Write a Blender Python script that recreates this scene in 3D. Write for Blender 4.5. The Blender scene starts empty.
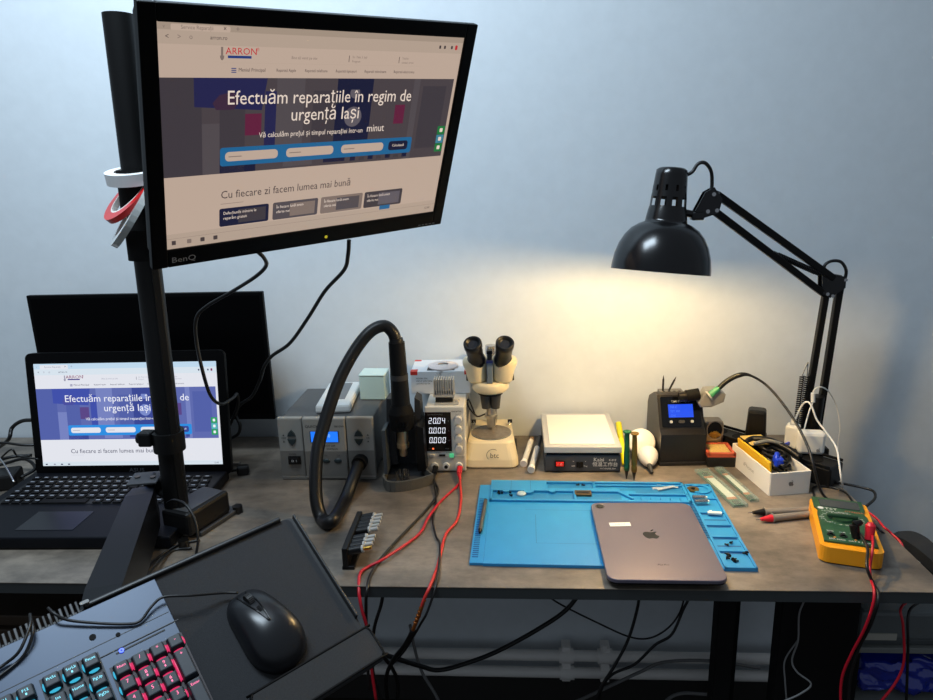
import bpy, bmesh, math, random
from mathutils import Matrix, Vector, Quaternion
random.seed(7)
S = bpy.context.scene
COL = S.collection
PI = math.pi
D = 0.75                       # height of the desk top above the floor

# ------------------------------------------------------------------ camera
CAM = Vector((0, 0, D + 0.62155))
CR = Vector((0.99783194, 0.05966148, -0.02778353))
CU = Vector((0.01162549, 0.25573327, 0.96667748))
CF = Vector((-0.06477858, 0.96490466, -0.25448523))
FPX = 697.385
cd = bpy.data.cameras.new('camera')
cd.sensor_fit = 'HORIZONTAL'; cd.sensor_width = 36; cd.lens = FPX / 933 * 36
cd.clip_start = 0.02
cam = bpy.data.objects.new('camera', cd); COL.objects.link(cam)
cam.matrix_world = Matrix(((CR.x, CU.x, -CF.x, CAM.x), (CR.y, CU.y, -CF.y, CAM.y), (CR.z, CU.z, -CF.z, CAM.z), (0, 0, 0, 1)))
S.camera = cam

def _ray(px, py):
    return CF * FPX + CR * (px - 466.5) - CU * (py - 350)
def G(px, py, z=0):            # a measured point, turned into a place at height z above the desk top
    d = _ray(px, py); t = (D + z - CAM.z) / d.z
    return CAM + d * t
def V(px, py, Y):              # a measured point, turned into a place at depth Y
    d = _ray(px, py); t = Y / d.y
    return CAM + d * t

# ------------------------------------------------------------------ materials
MATS = {}
def srgb(c):
    return tuple(((x / 255) / 12.92 if x / 255 <= 0.04045 else (((x / 255) + 0.055) / 1.055) ** 2.4) for x in c)
def mat(name, rgb, rough=0.5, metal=0.0, emit=0.0, noise=0.0, nscale=60, bump=0.0, trans=0.0, alpha=1.0, coat=0.0, ecol=None, rgb2=None, spec=None):
    if name in MATS: return MATS[name]
    m = bpy.data.materials.new(name); m.use_nodes = True
    nt = m.node_tree; b = nt.nodes['Principled BSDF']
    c = srgb(rgb) + (1,)
    b.inputs['Base Color'].default_value = c
    b.inputs['Roughness'].default_value = rough
    b.inputs['Metallic'].default_value = metal
    if spec is not None: b.inputs['Specular IOR Level'].default_value = spec
    if trans: b.inputs['Transmission Weight'].default_value = trans
    if alpha < 1: b.inputs['Alpha'].default_value = alpha
    if coat: b.inputs['Coat Weight'].default_value = coat
    if emit:
        b.inputs['Emission Color'].default_value = (srgb(ecol) + (1,)) if ecol else c
        b.inputs['Emission Strength'].default_value = emit
    if noise or bump:
        tc = nt.nodes.new('ShaderNodeTexCoord'); n = nt.nodes.new('ShaderNodeTexNoise')
        n.inputs['Scale'].default_value = nscale; n.inputs['Detail'].default_value = 6
        nt.links.new(tc.outputs['Object'], n.inputs['Vector'])
        if noise:
            r = nt.nodes.new('ShaderNodeValToRGB')
            k = srgb(rgb2) if rgb2 else tuple(x * (1 - noise) for x in c[:3])
            r.color_ramp.elements[0].position = 0.32; r.color_ramp.elements[1].position = 0.68
            r.color_ramp.elements[0].color = tuple(k) + (1,); r.color_ramp.elements[1].color = c
            nt.links.new(n.outputs['Fac'], r.inputs['Fac']); nt.links.new(r.outputs['Color'], b.inputs['Base Color'])
        if bump:
            u = nt.nodes.new('ShaderNodeBump'); u.inputs['Strength'].default_value = bump; u.inputs['Distance'].default_value = 0.002
            nt.links.new(n.outputs['Fac'], u.inputs['Height']); nt.links.new(u.outputs['Normal'], b.inputs['Normal'])
    MATS[name] = m
    return m
def emi(name, rgb, s=1.0):     # a lit patch of a screen: emits, hardly reflects
    m = mat(name, (8, 8, 8), rough=0.25, emit=s, ecol=rgb)
    return m

M_black = mat('black_plastic', (9, 9, 10), 0.45, spec=.3)
M_matte = mat('matte_black', (7, 7, 8), 0.7, spec=.2)
M_gloss = mat('gloss_black', (8, 8, 9), 0.12)
M_rubber = mat('black_rubber', (12, 12, 13), 0.4, spec=.4)
M_cable = mat('cable_black', (14, 14, 15), 0.4)
M_steel = mat('steel', (190, 190, 192), 0.25, 1.0)
M_dsteel = mat('dark_steel', (70, 68, 66), 0.35, 1.0)
M_white = mat('white_plastic', (226, 226, 222), 0.4)
M_dgrey = mat('dark_grey', (52, 53, 55), 0.5)
M_grey = mat('mid_grey', (120, 120, 118), 0.5)
M_lgrey = mat('light_grey', (175, 175, 172), 0.5)
M_print = mat('print_dark', (35, 35, 38), 0.6)
M_printw = mat('print_white', (220, 220, 220), 0.6)
M_red = mat('red_rubber', (205, 25, 45), 0.4)
M_redc = mat('red_cable', (190, 20, 40), 0.4)
M_gold = mat('brass', (190, 150, 70), 0.3, 1.0)

# ------------------------------------------------------------------ text
_tc = {}
def text_geo(body, align='CENTER', shear=0):
    key = (body, align, shear)
    if key in _tc: return _tc[key]
    cu = bpy.data.curves.new('t', 'FONT'); cu.body = body; cu.size = 1; cu.align_x = align; cu.align_y = 'CENTER'
    cu.resolution_u = 2; cu.shear = shear
    o = bpy.data.objects.new('t', cu); COL.objects.link(o)
    bpy.context.view_layer.update()
    ev = o.evaluated_get(bpy.context.evaluated_depsgraph_get()); me = ev.to_mesh()
    vs = [v.co.copy() for v in me.vertices]; fs = [tuple(p.vertices) for p in me.polygons]
    ev.to_mesh_clear(); bpy.data.objects.remove(o); bpy.data.curves.remove(cu)
    _tc[key] = (vs, fs)
    return vs, fs

# ------------------------------------------------------------------ mesh builder
def catmull(pts, n=8):
    pts = [Vector(p) for p in pts]
    if len(pts) < 3: return pts
    P = [pts[0] * 2 - pts[1]] + pts + [pts[-1] * 2 - pts[-2]]
    out = []
    for i in range(1, len(P) - 2):
        for k in range(n):
            t = k / n; a, b, c, d = P[i - 1], P[i], P[i + 1], P[i + 2]
            out.append(0.5 * ((2 * b) + (c - a) * t + (2 * a - 5 * b + 4 * c - d) * t * t + (3 * b - a - 3 * c + d) * t ** 3))
    out.append(pts[-1])
    return out

class MB:
    def __init__(s): s.bm = bmesh.new(); s.mats = []; s.M = Matrix()
    def mi(s, m):
        if m not in s.mats: s.mats.append(m)
        return s.mats.index(m)
    def add(s, vs, fs, m, M=None, smooth=False):
        T = s.M @ M if M is not None else s.M
        i = s.mi(m); bv = [s.bm.verts.new(T @ Vector(v)) for v in vs]
        for f in fs:
            try: q = s.bm.faces.new([bv[k] for k in f])
            except ValueError: continue
            q.material_index = i; q.smooth = smooth
        return s
    def merge(s, b2, m, M=None, smooth=False):
        b2.verts.ensure_lookup_table(); b2.verts.index_update()
        s.add([v.co.copy() for v in b2.verts], [[v.index for v in f.verts] for f in b2.faces], m, M, smooth); b2.free()
        return s
    def box(s, c, d, m, bev=0.0, M=None, seg=2, tops=None):
        b = bmesh.new(); bmesh.ops.create_cube(b, size=1)
        for v in b.verts:
            if tops and v.co.z > 0: v.co.x *= tops[0]; v.co.y *= tops[1]
            v.co = Vector((v.co.x * d[0], v.co.y * d[1], v.co.z * d[2]))
        if bev: bmesh.ops.bevel(b, geom=list(b.edges) + list(b.verts), offset=bev, segments=seg, affect='EDGES', profile=0.5)
        return s.merge(b, m, (M or Matrix()) @ Matrix.Translation(Vector(c)), False)
    def rbox(s, c, d, r, m, M=None, bev=0.0, n=5):      # rounded in plan
        pl = rrect(d[0], d[1], r, n)
        return s.prism(pl, -d[2] / 2, d[2] / 2, m, (M or Matrix()) @ Matrix.Translation(Vector(c)), bev)
    def prism(s, poly, z0, z1, m, M=None, bev=0.0):
        b = bmesh.new(); vs = [b.verts.new((x, y, z0)) for x, y in poly]
        f = b.faces.new(vs); f.normal_update()
        if f.normal.z > 0: f.normal_flip()
        r = bmesh.ops.extrude_face_region(b, geom=[f])
        for e in r['geom']:
            if isinstance(e, bmesh.types.BMVert): e.co.z = z1
        b.normal_update()
        if bev:
            ed = [e for e in b.edges if abs(e.verts[0].co.z - z1) < 1e-9 and abs(e.verts[1].co.z - z1) < 1e-9]
            bmesh.ops.bevel(b, geom=ed, offset=bev, segments=2, affect='EDGES', profile=0.5)
        bmesh.ops.recalc_face_normals(b, faces=b.faces)
        return s.merge(b, m, M, False)
    def cyl(s, p0, p1, r0, m, r1=None, seg=20, cap=True, M=None):
        p0, p1 = Vector(p0), Vector(p1); r1 = r0 if r1 is None else r1
        ax = (p1 - p0); q = ax.to_track_quat('Z', 'Y').to_matrix()
        vs = []
        for p, r in ((p0, r0), (p1, r1)):
            for k in range(seg):
                a = 2 * PI * k / seg; vs.append(p + q @ Vector((r * math.cos(a), r * math.sin(a), 0)))
        fs = [(k, (k + 1) % seg, seg + (k + 1) % seg, seg + k) for k in range(seg)]
        s.add(vs, fs, m, M, True)
        if cap:
            s.add(vs[:seg], [tuple(reversed(range(seg)))], m, M); s.add(vs[seg:], [tuple(range(seg))], m, M)
        return s
    def lathe(s, prof, m, M=None, seg=32, skip=None, smooth=True):
        vs = [Vector((r * math.cos(2 * PI * k / seg), r * math.sin(2 * PI * k / seg), z)) for r, z in prof for k in range(seg)]
        fs = []
        for j in range(len(prof) - 1):
            for k in range(seg):
                if skip and skip(j, k): continue
                fs.append((j * seg + k, j * seg + (k + 1) % seg, (j + 1) * seg + (k + 1) % seg, (j + 1) * seg + k))
        return s.add(vs, fs, m, M, smooth)
    def sphere(s, c, r, m, M=None, u=20, v=12):
        r = Vector((r, r, r)) if not hasattr(r, '__len__') else Vector(r)
        b = bmesh.new(); bmesh.ops.create_uvsphere(b, u_segments=u, v_segments=v, radius=1)
        for w in b.verts: w.co = Vector((w.co.x * r.x, w.co.y * r.y, w.co.z * r.z)) + Vector(c)
        return s.merge(b, m, M, True)
    def tube(s, pts, r, m, seg=10, n=8, M=None, caps=True):
        P = catmull(pts, n); N = len(P); vs = []
        up = Vector((0.13, 0.21, 0.97)); t0 = (P[1] - P[0]).normalized(); x = t0.cross(up).normalized()
        for i, p in enumerate(P):
            t = (P[min(i + 1, N - 1)] - P[max(i - 1, 0)])
            t = t.normalized() if t.length > 1e-9 else t0
            x = (x - t * x.dot(t)).normalized(); y = t.cross(x)
            rr = r(i / (N - 1)) if callable(r) else r
            for k in range(seg):
                a = 2 * PI * k / seg; vs.append(p + x * (rr * math.cos(a)) + y * (rr * math.sin(a)))
        fs = [(i * seg + k, i * seg + (k + 1) % seg, (i + 1) * seg + (k + 1) % seg, (i + 1) * seg + k) for i in range(N - 1) for k in range(seg)]
        if caps: fs += [tuple(reversed(range(seg))), tuple(range((N - 1) * seg, N * seg))]
        return s.add(vs, fs, m, M, True)
    def text(s, body, x, y, z, size, m, M=None, align='CENTER', sx=1.0, shear=0):
        vs, fs = text_geo(body, align, shear)
        return s.add([Vector((x + v.x * size * sx, y + v.y * size, z)) for v in vs], fs, m, M)
    def quad(s, x0, y0, x1, y1, z, m, M=None):
        return s.add([(x0, y0, z), (x1, y0, z), (x1, y1, z), (x0, y1, z)], [(0, 1, 2, 3)], m, M)
    def poly(s, pts, z, m, M=None):
        return s.add([(x, y, z) for x, y in pts], [tuple(range(len(pts)))], m, M)
    def build(s, name, parent=None, world=False, label=None, keep=False):
        me = bpy.data.meshes.new(name)
        if parent is not None and world:
            s.bm.transform(RM[parent.name].inverted())
        loc = Vector((0, 0, 0))
        if parent is None and not keep and len(s.bm.verts):
            xs = [v.co for v in s.bm.verts]
            loc = Vector(((min(v.x for v in xs) + max(v.x for v in xs)) / 2, (min(v.y for v in xs) + max(v.y for v in xs)) / 2, min(v.z for v in xs)))
            s.bm.transform(Matrix.Translation(-loc))
        s.bm.to_mesh(me); s.bm.free()
        for m in s.mats: me.materials.append(m)
        o = bpy.data.objects.new(name, me); COL.objects.link(o)
        if parent is not None: o.parent = parent
        else: o.location = loc
        RM[o.name] = (RM[parent.name].copy() if parent is not None else Matrix.Translation(loc))
        if label: o['label'] = label
        return o

def rrect(w, h, r, n=5):
    out = []
    for cx, cy, a0 in ((w / 2 - r, h / 2 - r, 0), (-w / 2 + r, h / 2 - r, PI / 2), (-w / 2 + r, -h / 2 + r, PI), (w / 2 - r, -h / 2 + r, 1.5 * PI)):
        for k in range(n + 1):
            a = a0 + PI / 2 * k / n; out.append((cx + r * math.cos(a), cy + r * math.sin(a)))
    return out

RM = {}
def tag(o, label, cat, group=None, kind=None):
    if label: o['label'] = label
    if cat: o['category'] = cat
    if group: o['group'] = group
    if kind: o['kind'] = kind
    return o
def thing(name, label, cat, loc=(0, 0, 0), rotz=0, group=None, M=None):
    o = bpy.data.objects.new(name, None); COL.objects.link(o); o.empty_display_size = 0.02
    if M is None: M = Matrix.Translation(Vector(loc)) @ Matrix.Rotation(rotz, 4, 'Z')
    o.matrix_world = M; RM[o.name] = M.copy()
    return tag(o, label, cat, group)
def struct(name, mb):
    o = mb.build(name, keep=True); o['kind'] = 'structure'; return o
def frame(o, X, Y, N):
    X = Vector(X).normalized(); N = Vector(N); N = (N - X * N.dot(X)).normalized(); Y = N.cross(X)
    return Matrix(((X.x, Y.x, N.x, o[0]), (X.y, Y.y, N.y, o[1]), (X.z, Y.z, N.z, o[2]), (0, 0, 0, 1)))
def basis(o, zdir, xhint=(1, 0, 0)):
    N = Vector(zdir).normalized(); X = Vector(xhint); X = (X - N * X.dot(N)).normalized(); Y = N.cross(X)
    return Matrix(((X.x, Y.x, N.x, o[0]), (X.y, Y.y, N.y, o[1]), (X.z, Y.z, N.z, o[2]), (0, 0, 0, 1)))
T = Matrix.Translation
def RX(a): return Matrix.Rotation(a, 4, 'X')
def RY(a): return Matrix.Rotation(a, 4, 'Y')
def RZ(a): return Matrix.Rotation(a, 4, 'Z')
FRONT = RX(PI / 2)             # puts a drawing in the xy plane upright, facing the viewer (-y)
# ------------------------------------------------------------------ the room
m_wall = mat('wall_paint', (212, 219, 224), 0.75, bump=0.22, nscale=35, noise=0.04)
m_floor = bpy.data.materials.new('wood_floor'); m_floor.use_nodes = True
nt = m_floor.node_tree; b = nt.nodes['Principled BSDF']; b.inputs['Roughness'].default_value = 0.5
tc = nt.nodes.new('ShaderNodeTexCoord'); br = nt.nodes.new('ShaderNodeTexBrick')
br.inputs['Color1'].default_value = srgb((70, 56, 44)) + (1,); br.inputs['Color2'].default_value = srgb((52, 42, 34)) + (1,)
br.inputs['Mortar'].default_value = srgb((25, 20, 16)) + (1,); br.inputs['Scale'].default_value = 1; br.inputs['Mortar Size'].default_value = 0.002
br.inputs['Brick Width'].default_value = 1.2; br.inputs['Row Height'].default_value = 0.14
nt.links.new(tc.outputs['Object'], br.inputs['Vector']); nt.links.new(br.outputs['Color'], b.inputs['Base Color'])

YW = 1.56
mb = MB(); mb.box((0, YW + 0.06, 1.35), (6.4, 0.12, 2.7), m_wall); struct('wall_back', mb)
mb = MB(); mb.box((0, -0.3, -0.03), (6.4, 3.72, 0.06), m_floor); struct('floor', mb)
mb = MB(); mb.box((0, YW - 0.007, 0.045), (6.4, 0.012, 0.09), mat('baseboard_paint', (40, 38, 36), 0.6), 0.002); struct('baseboard_back', mb)

# desk
m_top = mat('grey_laminate', (130, 121, 110), 0.40, noise=0.3, nscale=7, bump=0.08, rgb2=(76, 71, 66))
nt = m_top.node_tree; N_ = nt.nodes; b_ = N_['Principled BSDF']
tc = N_.new('ShaderNodeTexCoord'); n1 = N_.new('ShaderNodeTexNoise'); n1.inputs['Scale'].default_value = 26; n1.inputs['Detail'].default_value = 9; n1.inputs['Roughness'].default_value = .7
mp = N_.new('ShaderNodeMapping'); mp.inputs['Scale'].default_value = (.7, 1.3, 1); nt.links.new(tc.outputs['Object'], mp.inputs['Vector']); nt.links.new(mp.outputs['Vector'], n1.inputs['Vector'])
r1 = N_.new('ShaderNodeValToRGB'); r1.color_ramp.elements[0].position = .36; r1.color_ramp.elements[1].position = .62
r1.color_ramp.elements[0].color = (.70, .68, .66, 1); r1.color_ramp.elements[1].color = (1.25, 1.22, 1.18, 1)
mx = N_.new('ShaderNodeMix'); mx.data_type = 'RGBA'; mx.blend_type = 'MULTIPLY'; mx.inputs[0].default_value = 1
src = b_.inputs['Base Color'].links[0].from_socket
nt.links.new(n1.outputs['Fac'], r1.inputs['Fac']); nt.links.new(src, mx.inputs[6]); nt.links.new(r1.outputs['Color'], mx.inputs[7]); nt.links.new(mx.outputs[2], b_.inputs['Base Color'])
m_band = mat('edge_band', (52, 56, 57), 0.55)
desk = thing('desk', 'long grey laminate workbench desk against the wall with black legs', 'desk', (-0.3, 1.24, 0))
X0, X1, YF = -1.5, 0.636, 0.935
mb = MB(); mb.box(((X0 + X1) / 2, (YF + 1.553) / 2, D - 0.0006), (X1 - X0, 1.553 - YF, 0.0012), m_top)
mb.box(((X0 + X1) / 2, (YF + 1.553) / 2, D - 0.0104), (X1 - X0 - 0.001, 1.553 - YF - 0.001, 0.0182), m_band)
mb.build('desk_top', desk, True)
for x, y in ((0.333, 0.99), (-1.42, 0.99), (-1.42, 1.48), (0.515, 1.476)):
    mb = MB(); mb.box((x, y, (D - 0.02) / 2), (0.027, 0.03, D - 0.022), M_matte, 0.002); mb.build('leg', desk, True)
mb = MB(); mb.box((0.473, 0.985, (D - 0.022) / 2), (0.118, 0.03, D - 0.024), M_matte, .002); mb.build('leg_panel', desk, True)
mb = MB(); mb.box((-0.54, 1.535, D - 0.045), (1.72, 0.03, 0.03), M_matte, 0.002)
mb.build('crossbar', desk, True)

# ------------------------------------------------------------------ the web page shown by both screens
def page(mb, w, h, P, fv=lambda v: v, ts=1.0, cards=True, z0=0.0):
    def q(u0, v0, u1, v1, z, m): mb.quad((u0 - .5) * w, (.5 - fv(v1)) * h, (u1 - .5) * w, (.5 - fv(v0)) * h, z0 + z * 0.0001, m)
    def rr(u0, v0, u1, v1, r, z, m):
        v0, v1 = fv(v0), fv(v1); pl = rrect((u1 - u0) * w, (v1 - v0) * h, r, 4); cx = ((u0 + u1) / 2 - .5) * w; cy = (.5 - (v0 + v1) / 2) * h
        mb.poly([(x + cx, y + cy) for x, y in pl], z0 + z * 0.0001, m)
    def t(s, u, v, size, m, align='CENTER', sx=1.0, z=5): mb.text(s, (u - .5) * w, (.5 - fv(v)) * h, z0 + z * 0.0001, size * h * ts, m, align=align, sx=sx * (w / h) / 1.775)
    q(0, 0, 1, 1, 0, P['page'])
    q(0, 0, 1, .052, 1, P['tab']); rr(.035, .012, .19, .055, .004 * w, 2, P['page']); q(0, .052, 1, .11, 1, P['bar'])
    t('Service Reparații', .06, .032, .022, P['dim'], 'LEFT'); t('×', .175, .03, .03, P['dark']); t('+', .21, .03, .035, P['dim'])
    t('v', .018, .03, .022, P['dim']); t('<', .025, .082, .03, P['dark']); t('>', .055, .082, .03, P['dim'])
    t('o', .085, .08, .03, P['dim']); t('arron.ro', .135, .08, .024, P['dark'], 'LEFT')
    for u in (.9, .92, .95): rr(u, .072, u + .008, .088, .002 * w, 3, P['dark'])
    rr(.968, .068, .978, .092, .004 * w, 3, P['red'])
    # header
    t('ARRON', .2215, .132, .04, P['red'], sx=1.15); t('®', .268, .122, .02, P['red'])
    q(.183, .149, .25, .16, 4, P['navy'])
    mb.poly([((.167 - .5) * w + .006 * w * math.cos(a), (.5 - fv(.15)) * h + .012 * w * math.sin(a)) for a in [k * PI / 6 + PI for k in range(7)]], z0 + .0005, P['dim'])
    q(.164, .115, .170, .155, 4, P['dim'])
    t('Bine ați venit pe site', .37, .152, .018, P['dim'], 'LEFT')
    q(.56, .135, .562, .165, 4, P['dark']); t('Str. Palat 3, Iași', .572, .142, .015, P['dim'], 'LEFT'); t('Program', .572, .162, .015, P['dim'], 'LEFT')
    q(.745, .135, .747, .165, 4, P['dark']); t('Telefon', .757, .142, .015, P['dim'], 'LEFT'); t('contact arron', .757, .162, .015, P['dim'], 'LEFT')
    q(.16, .178, .84, .179, 3, P['bar'])
    for k in range(3): q(.193, .2 + k * .008, .207, .204 + k * .008, 4, P['navy'])
    t('Meniul Principal', .213, .208, .022, P['dark'], 'LEFT')
    for u, s in ((.325, 'Reparatii Apple'), (.415, 'Reparatii telefoane'), (.518, 'Reparatii laptopuri'), (.62, 'Reparatii televizoare'), (.73, 'Reparatii electronice')):
        t(s, u, .208, .019, P['dark'], 'LEFT', .92)
    # hero picture
    H0, H1 = .242, .675
    q(0, H0, .988, H1, 1, P['hero'])
    q(0, H0, .11, H1, 2, P['hero2']); q(.11, .44, .16, H1, 2, P['hero3']); q(.16, .36, .235, H1, 3, P['hero2'])
    mb.poly([((.09 - .5) * w, (.5 - fv(H0)) * h), ((.3 - .5) * w, (.5 - fv(H0)) * h), ((.285 - .5) * w, (.5 - fv(.385)) * h), ((.09 - .5) * w, (.5 - fv(.365)) * h)][::-1], z0 + .0004, P['blue2'])
    mb.poly([((u - .5) * w, (.5 - fv(v)) * h) for u, v in ((.14, .35), (.16, .315), (.2, .3), (.22, .34), (.2, .38), (.15, .38))], z0 + .00045, P['skin'])
    q(.235, .40, .285, .50, 4, P['magenta']); q(.295, .30, .33, .6, 3, P['blue2']); q(.33, H0, .42, .60, 2, P['hero3'])
    q(.53, H0, .66, .60, 3, P['navy2']); q(.45, .3, .53, .58, 2, P['hero2'])
    mb.poly([((.595 - .5) * w + .032 * w * math.cos(a), (.5 - fv(.43)) * h + .032 * w * math.sin(a)) for a in [k * PI / 10 for k in range(20)]], z0 + .0004, P['disc'])
    mb.poly([((.595 - .5) * w + .018 * w * math.cos(a), (.5 - fv(.31)) * h + .018 * w * math.sin(a)) for a in [k * PI / 8 for k in range(16)]], z0 + .0004, P['disc'])
    q(.575, .27, .615, .295, 5, P['navy2'])
    q(.755, .375, .795, .475, 4, P['magenta']); q(.82, H0, .845, H1, 2, P['hero3']); q(.86, .28, .96, .62, 2, P['hero2'])
    q(.16, .60, .27, H1, 3, P['navy2']); q(.36, .61, .46, .665, 3, P['hero3']); q(.5, .62, .58, .66, 3, P['navy2'])
    for k in range(7): q(.6 + k * .035, .635 + .01 * (k % 2), .62 + k * .035, .662, 3, P['hero2'] if k % 2 else P['navy2'])
    t('Efectuăm reparațiile în regim de', .498, .33, .088, P['white'], sx=.985, z=7)
    t('urgență Iași', .498, .412, .088, P['white'], z=7)
    t('Vă calculăm prețul și timpul reparației într-un', .458, .502, .0355, P['white'], sx=.96, z=7); t('minut', .652, .494, .055, P['white'], 'LEFT', .95, z=7)
    rr(.161, .552, .844, .64, .008 * w, 6, P['form'])
    for a, c in ((.176, .341), (.369, .534), (.563, .727)): rr(a, .573, c, .618, .0115 * w, 7, P['page']); q(a + .01, .594, a + .05, .598, 8, P['dim'])
    rr(.748, .57, .828, .62, .009 * w, 7, P['navy2']); t('Calculează', .788, .594, .02, P['white'], z=8)
    for k, c in enumerate(('green', 'teal', 'green')): q(.952, .5 + k * .05, .985, .547 + k * .05, 5, P[c]); rr(.962, .512 + k * .05, .975, .534 + k * .05, .003 * w, 7, P['white'])
    # below
    t('Cu fiecare zi facem lumea mai bună', .163, .775, .056, P['dark'], 'LEFT', .99)
    q(.163, .815, .235, .817, 4, P['dim'])
    for k, (a, c) in enumerate(() if not cards else ((.159, .319), (.333, .494), (.505, .668), (.676, .837))):
        rr(a, .838, c, .925, .006 * w, 3, (P['navy2'], P['hero3'], P['dim'], P['hero2'])[k])
        q(a + .06, .85, a + .15, .915, 4, (P['hero2'], P['dim'], P['hero3'], P['disc'])[k])
        for j in range(2): t(('Defecțiunile minore le', 'reparăm gratuit')[j] if k == 0 else ('În fiecare lună avem', 'oferte noi')[j], a + .012, .862 + .024 * j, .022, P['white'], 'LEFT', .95)
    q(0, .93, 1, 1, 4, P['bar']); q(0, .952, 1, .953, 5, P['dim']); rr(.745, .922, .79, .945, .002 * w, 6, P['form'] if cards else P['page'])
    q(.015, .962, .027, .982, 6, P['dark'])
    for u in (.06, .1, .14): rr(u, .963, u + .013, .983, .002 * w, 6, P['dim'] if u < .1 else P['dark'])
    t('12:40', .965, .972, .02, P['dark'])

def palette(pre, cols, s):
    return {k: emi(pre + '_' + k, c, s) for k, c in cols.items()}
PM = palette('tall_screen', dict(page=(190, 168, 152), tab=(164, 146, 130), bar=(180, 160, 144), dim=(128, 112, 104), dark=(72, 62, 62), red=(190, 40, 50), navy=(40, 60, 120),
    hero=(74, 66, 70), hero2=(64, 58, 64), hero3=(82, 75, 79), blue2=(38, 38, 78), skin=(62, 42, 62), magenta=(98, 34, 62), navy2=(28, 30, 56), disc=(96, 90, 98),
    white=(232, 214, 200), form=(34, 100, 148), green=(30, 120, 60), teal=(60, 130, 150)), 0.95)
PL = palette('laptop_screen', dict(page=(226, 228, 236), tab=(190, 216, 236), bar=(214, 226, 236), dim=(150, 150, 170), dark=(60, 60, 90), red=(130, 40, 90), navy=(60, 50, 130),
    hero=(92, 104, 172), hero2=(80, 94, 166), hero3=(116, 128, 190), blue2=(60, 76, 168), skin=(70, 74, 156), magenta=(88, 66, 132), navy2=(54, 68, 146), disc=(120, 136, 200),
    white=(240, 242, 252), form=(40, 140, 224), green=(40, 160, 90), teal=(80, 180, 180)), 1.0)

# ------------------------------------------------------------------ wide monitor on the pole
W_, H_ = 0.477, 0.298
MM = frame((-0.2746, 1.0726, D + 0.67), (0.712, 0.701, 0.05), (0.236, -0.306, 0.922), (0.662, -0.644, -0.384))
mon = thing('monitor', 'large tilted black monitor hung high on the pole, showing a dimmed beige web page', 'monitor', M=MM)
m_bez = mat('bezel_black', (4, 4, 5), 0.4, spec=.12)
mb = MB()
bl, bt, bb = 0.0215, 0.021, 0.027
w2, h2 = W_ / 2, H_ / 2
for x0, y0, x1, y1 in ((-w2 - bl, -h2 - bb, -w2, h2 + bt), (w2, -h2 - bb, w2 + bl, h2 + bt), (-w2, h2, w2, h2 + bt), (-w2, -h2 - bb, w2, -h2)):
    mb.box(((x0 + x1) / 2, (y0 + y1) / 2, -0.002), (x1 - x0, y1 - y0, 0.012), m_bez, 0.0015)
mb.build('bezel', mon)
mb = MB(); mb.box((0, -0.003, -0.024), (W_ + 2 * bl - .012, H_ + bt + bb - .012, 0.036), M_black, 0.012)
mb.box((0, 0, -0.06), (0.3, 0.2, 0.03), M_black, 0.01); mb.build('back_cover', mon)
mb = MB(); page(mb, W_, H_, PM, lambda v: v - .027 * min(1, v / .06) * min(1, (1 - v) / .32)); mb.build('screen', mon, label='lit screen showing a dimmed beige web page with a dark picture band')
mb = MB(); mb.text('BenQ', -w2 + 0.022, -h2 - 0.016, 0.0045, 0.012, mat('logo_grey', (150, 150, 150), 0.4), sx=1.25); mb.build('maker_logo', mon)
mb = MB(); mb.cyl((0.015, -h2 - 0.016, 0.004), (0.015, -h2 - 0.016, 0.005), 0.0025, mat('led_amber', (190, 170, 30), 0.4, emit=0.6, ecol=(200, 190, 40)))
mb.build('power_light', mon)
mb = MB()
for k in range(5): mb.box((w2 - 0.03 + k * 0.008, -h2 - 0.022, 0.0042), (0.005, 0.0015, 0.0006), M_grey)
mb.build('button_marks', mon)

# ------------------------------------------------------------------ pole with clamp and arm
pb, pt = V(176, 500, 1.10), V(118, 14, 1.10)
pole = thing('monitor_stand', 'tall black round pole clamped to the desk behind the tray', 'stand', (pb.x, 1.10, D))
ax = (pt - pb).normalized()
base0 = pb - ax * ((pb.z - D - 0.012) / ax.z)
mb = MB(); mb.cyl(base0, base0 + ax * 0.50, 0.0205, M_black, seg=28); mb.cyl(base0 + ax * 0.50, pt, 0.0225, M_black, seg=28)
mb.box((0, 0, 0), (0.012, 0.004, 0.48), M_black, 0.001, M=basis(base0 + ax * 0.25 + Vector((0.017, -0.0125, 0)), ax) @ RZ(math.radians(45)))
mb.build('pole', pole, True)
pc = lambda z: base0 + ax * ((z - (base0.z - D)) / ax.z)
mb = MB(); mb.cyl(pc(0.49), pc(0.538), 0.028, M_matte, seg=28); mb.box(tuple(pc(0.515) + Vector((0.035, 0.012, 0))), (0.05, 0.04, 0.05), M_matte, 0.006)
mb.build('collar', pole, True)
mb = MB(); Q = pc(0.60) ; back = MM @ Vector((0, 0, -0.075))
mb.cyl(pc(0.57), pc(0.63), 0.03, M_matte, seg=24)
mb.tube([Q, Q + Vector((0.08, 0.05, 0.02)), back + Vector((-0.06, 0.05, 0)), back], 0.018, M_matte, seg=14)
mb.cyl(back, MM @ Vector((0, 0, -0.06)), 0.045, M_matte, seg=24)
mb.build('monitor_arm', pole, True)
mb = MB(); c = pc(0.178); mb.cyl(pc(0.158), pc(0.193), 0.0265, M_black, seg=24)
mb.box(tuple(c + Vector((-0.032, -0.012, 0.006))), (0.024, 0.024, 0.026), M_black, 0.004)
mb.cyl(c + Vector((-0.043, -0.012, 0.006)), c + Vector((-0.048, -0.012, 0.006)), 0.009, M_rubber)
mb.build('cable_clip', pole, True)
mb = MB(); A = Vector((-0.574, 1.118, D)); Rz = RZ(math.radians(-20))
mb.box((0, 0, 0.031), (0.062, 0.104, 0.044), M_black, 0.006, M=T(A) @ Rz)
mb.box((0.002, 0.02, 0.005), (0.066, 0.10, 0.009), M_dgrey, 0.002, M=T(A) @ Rz)
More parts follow.
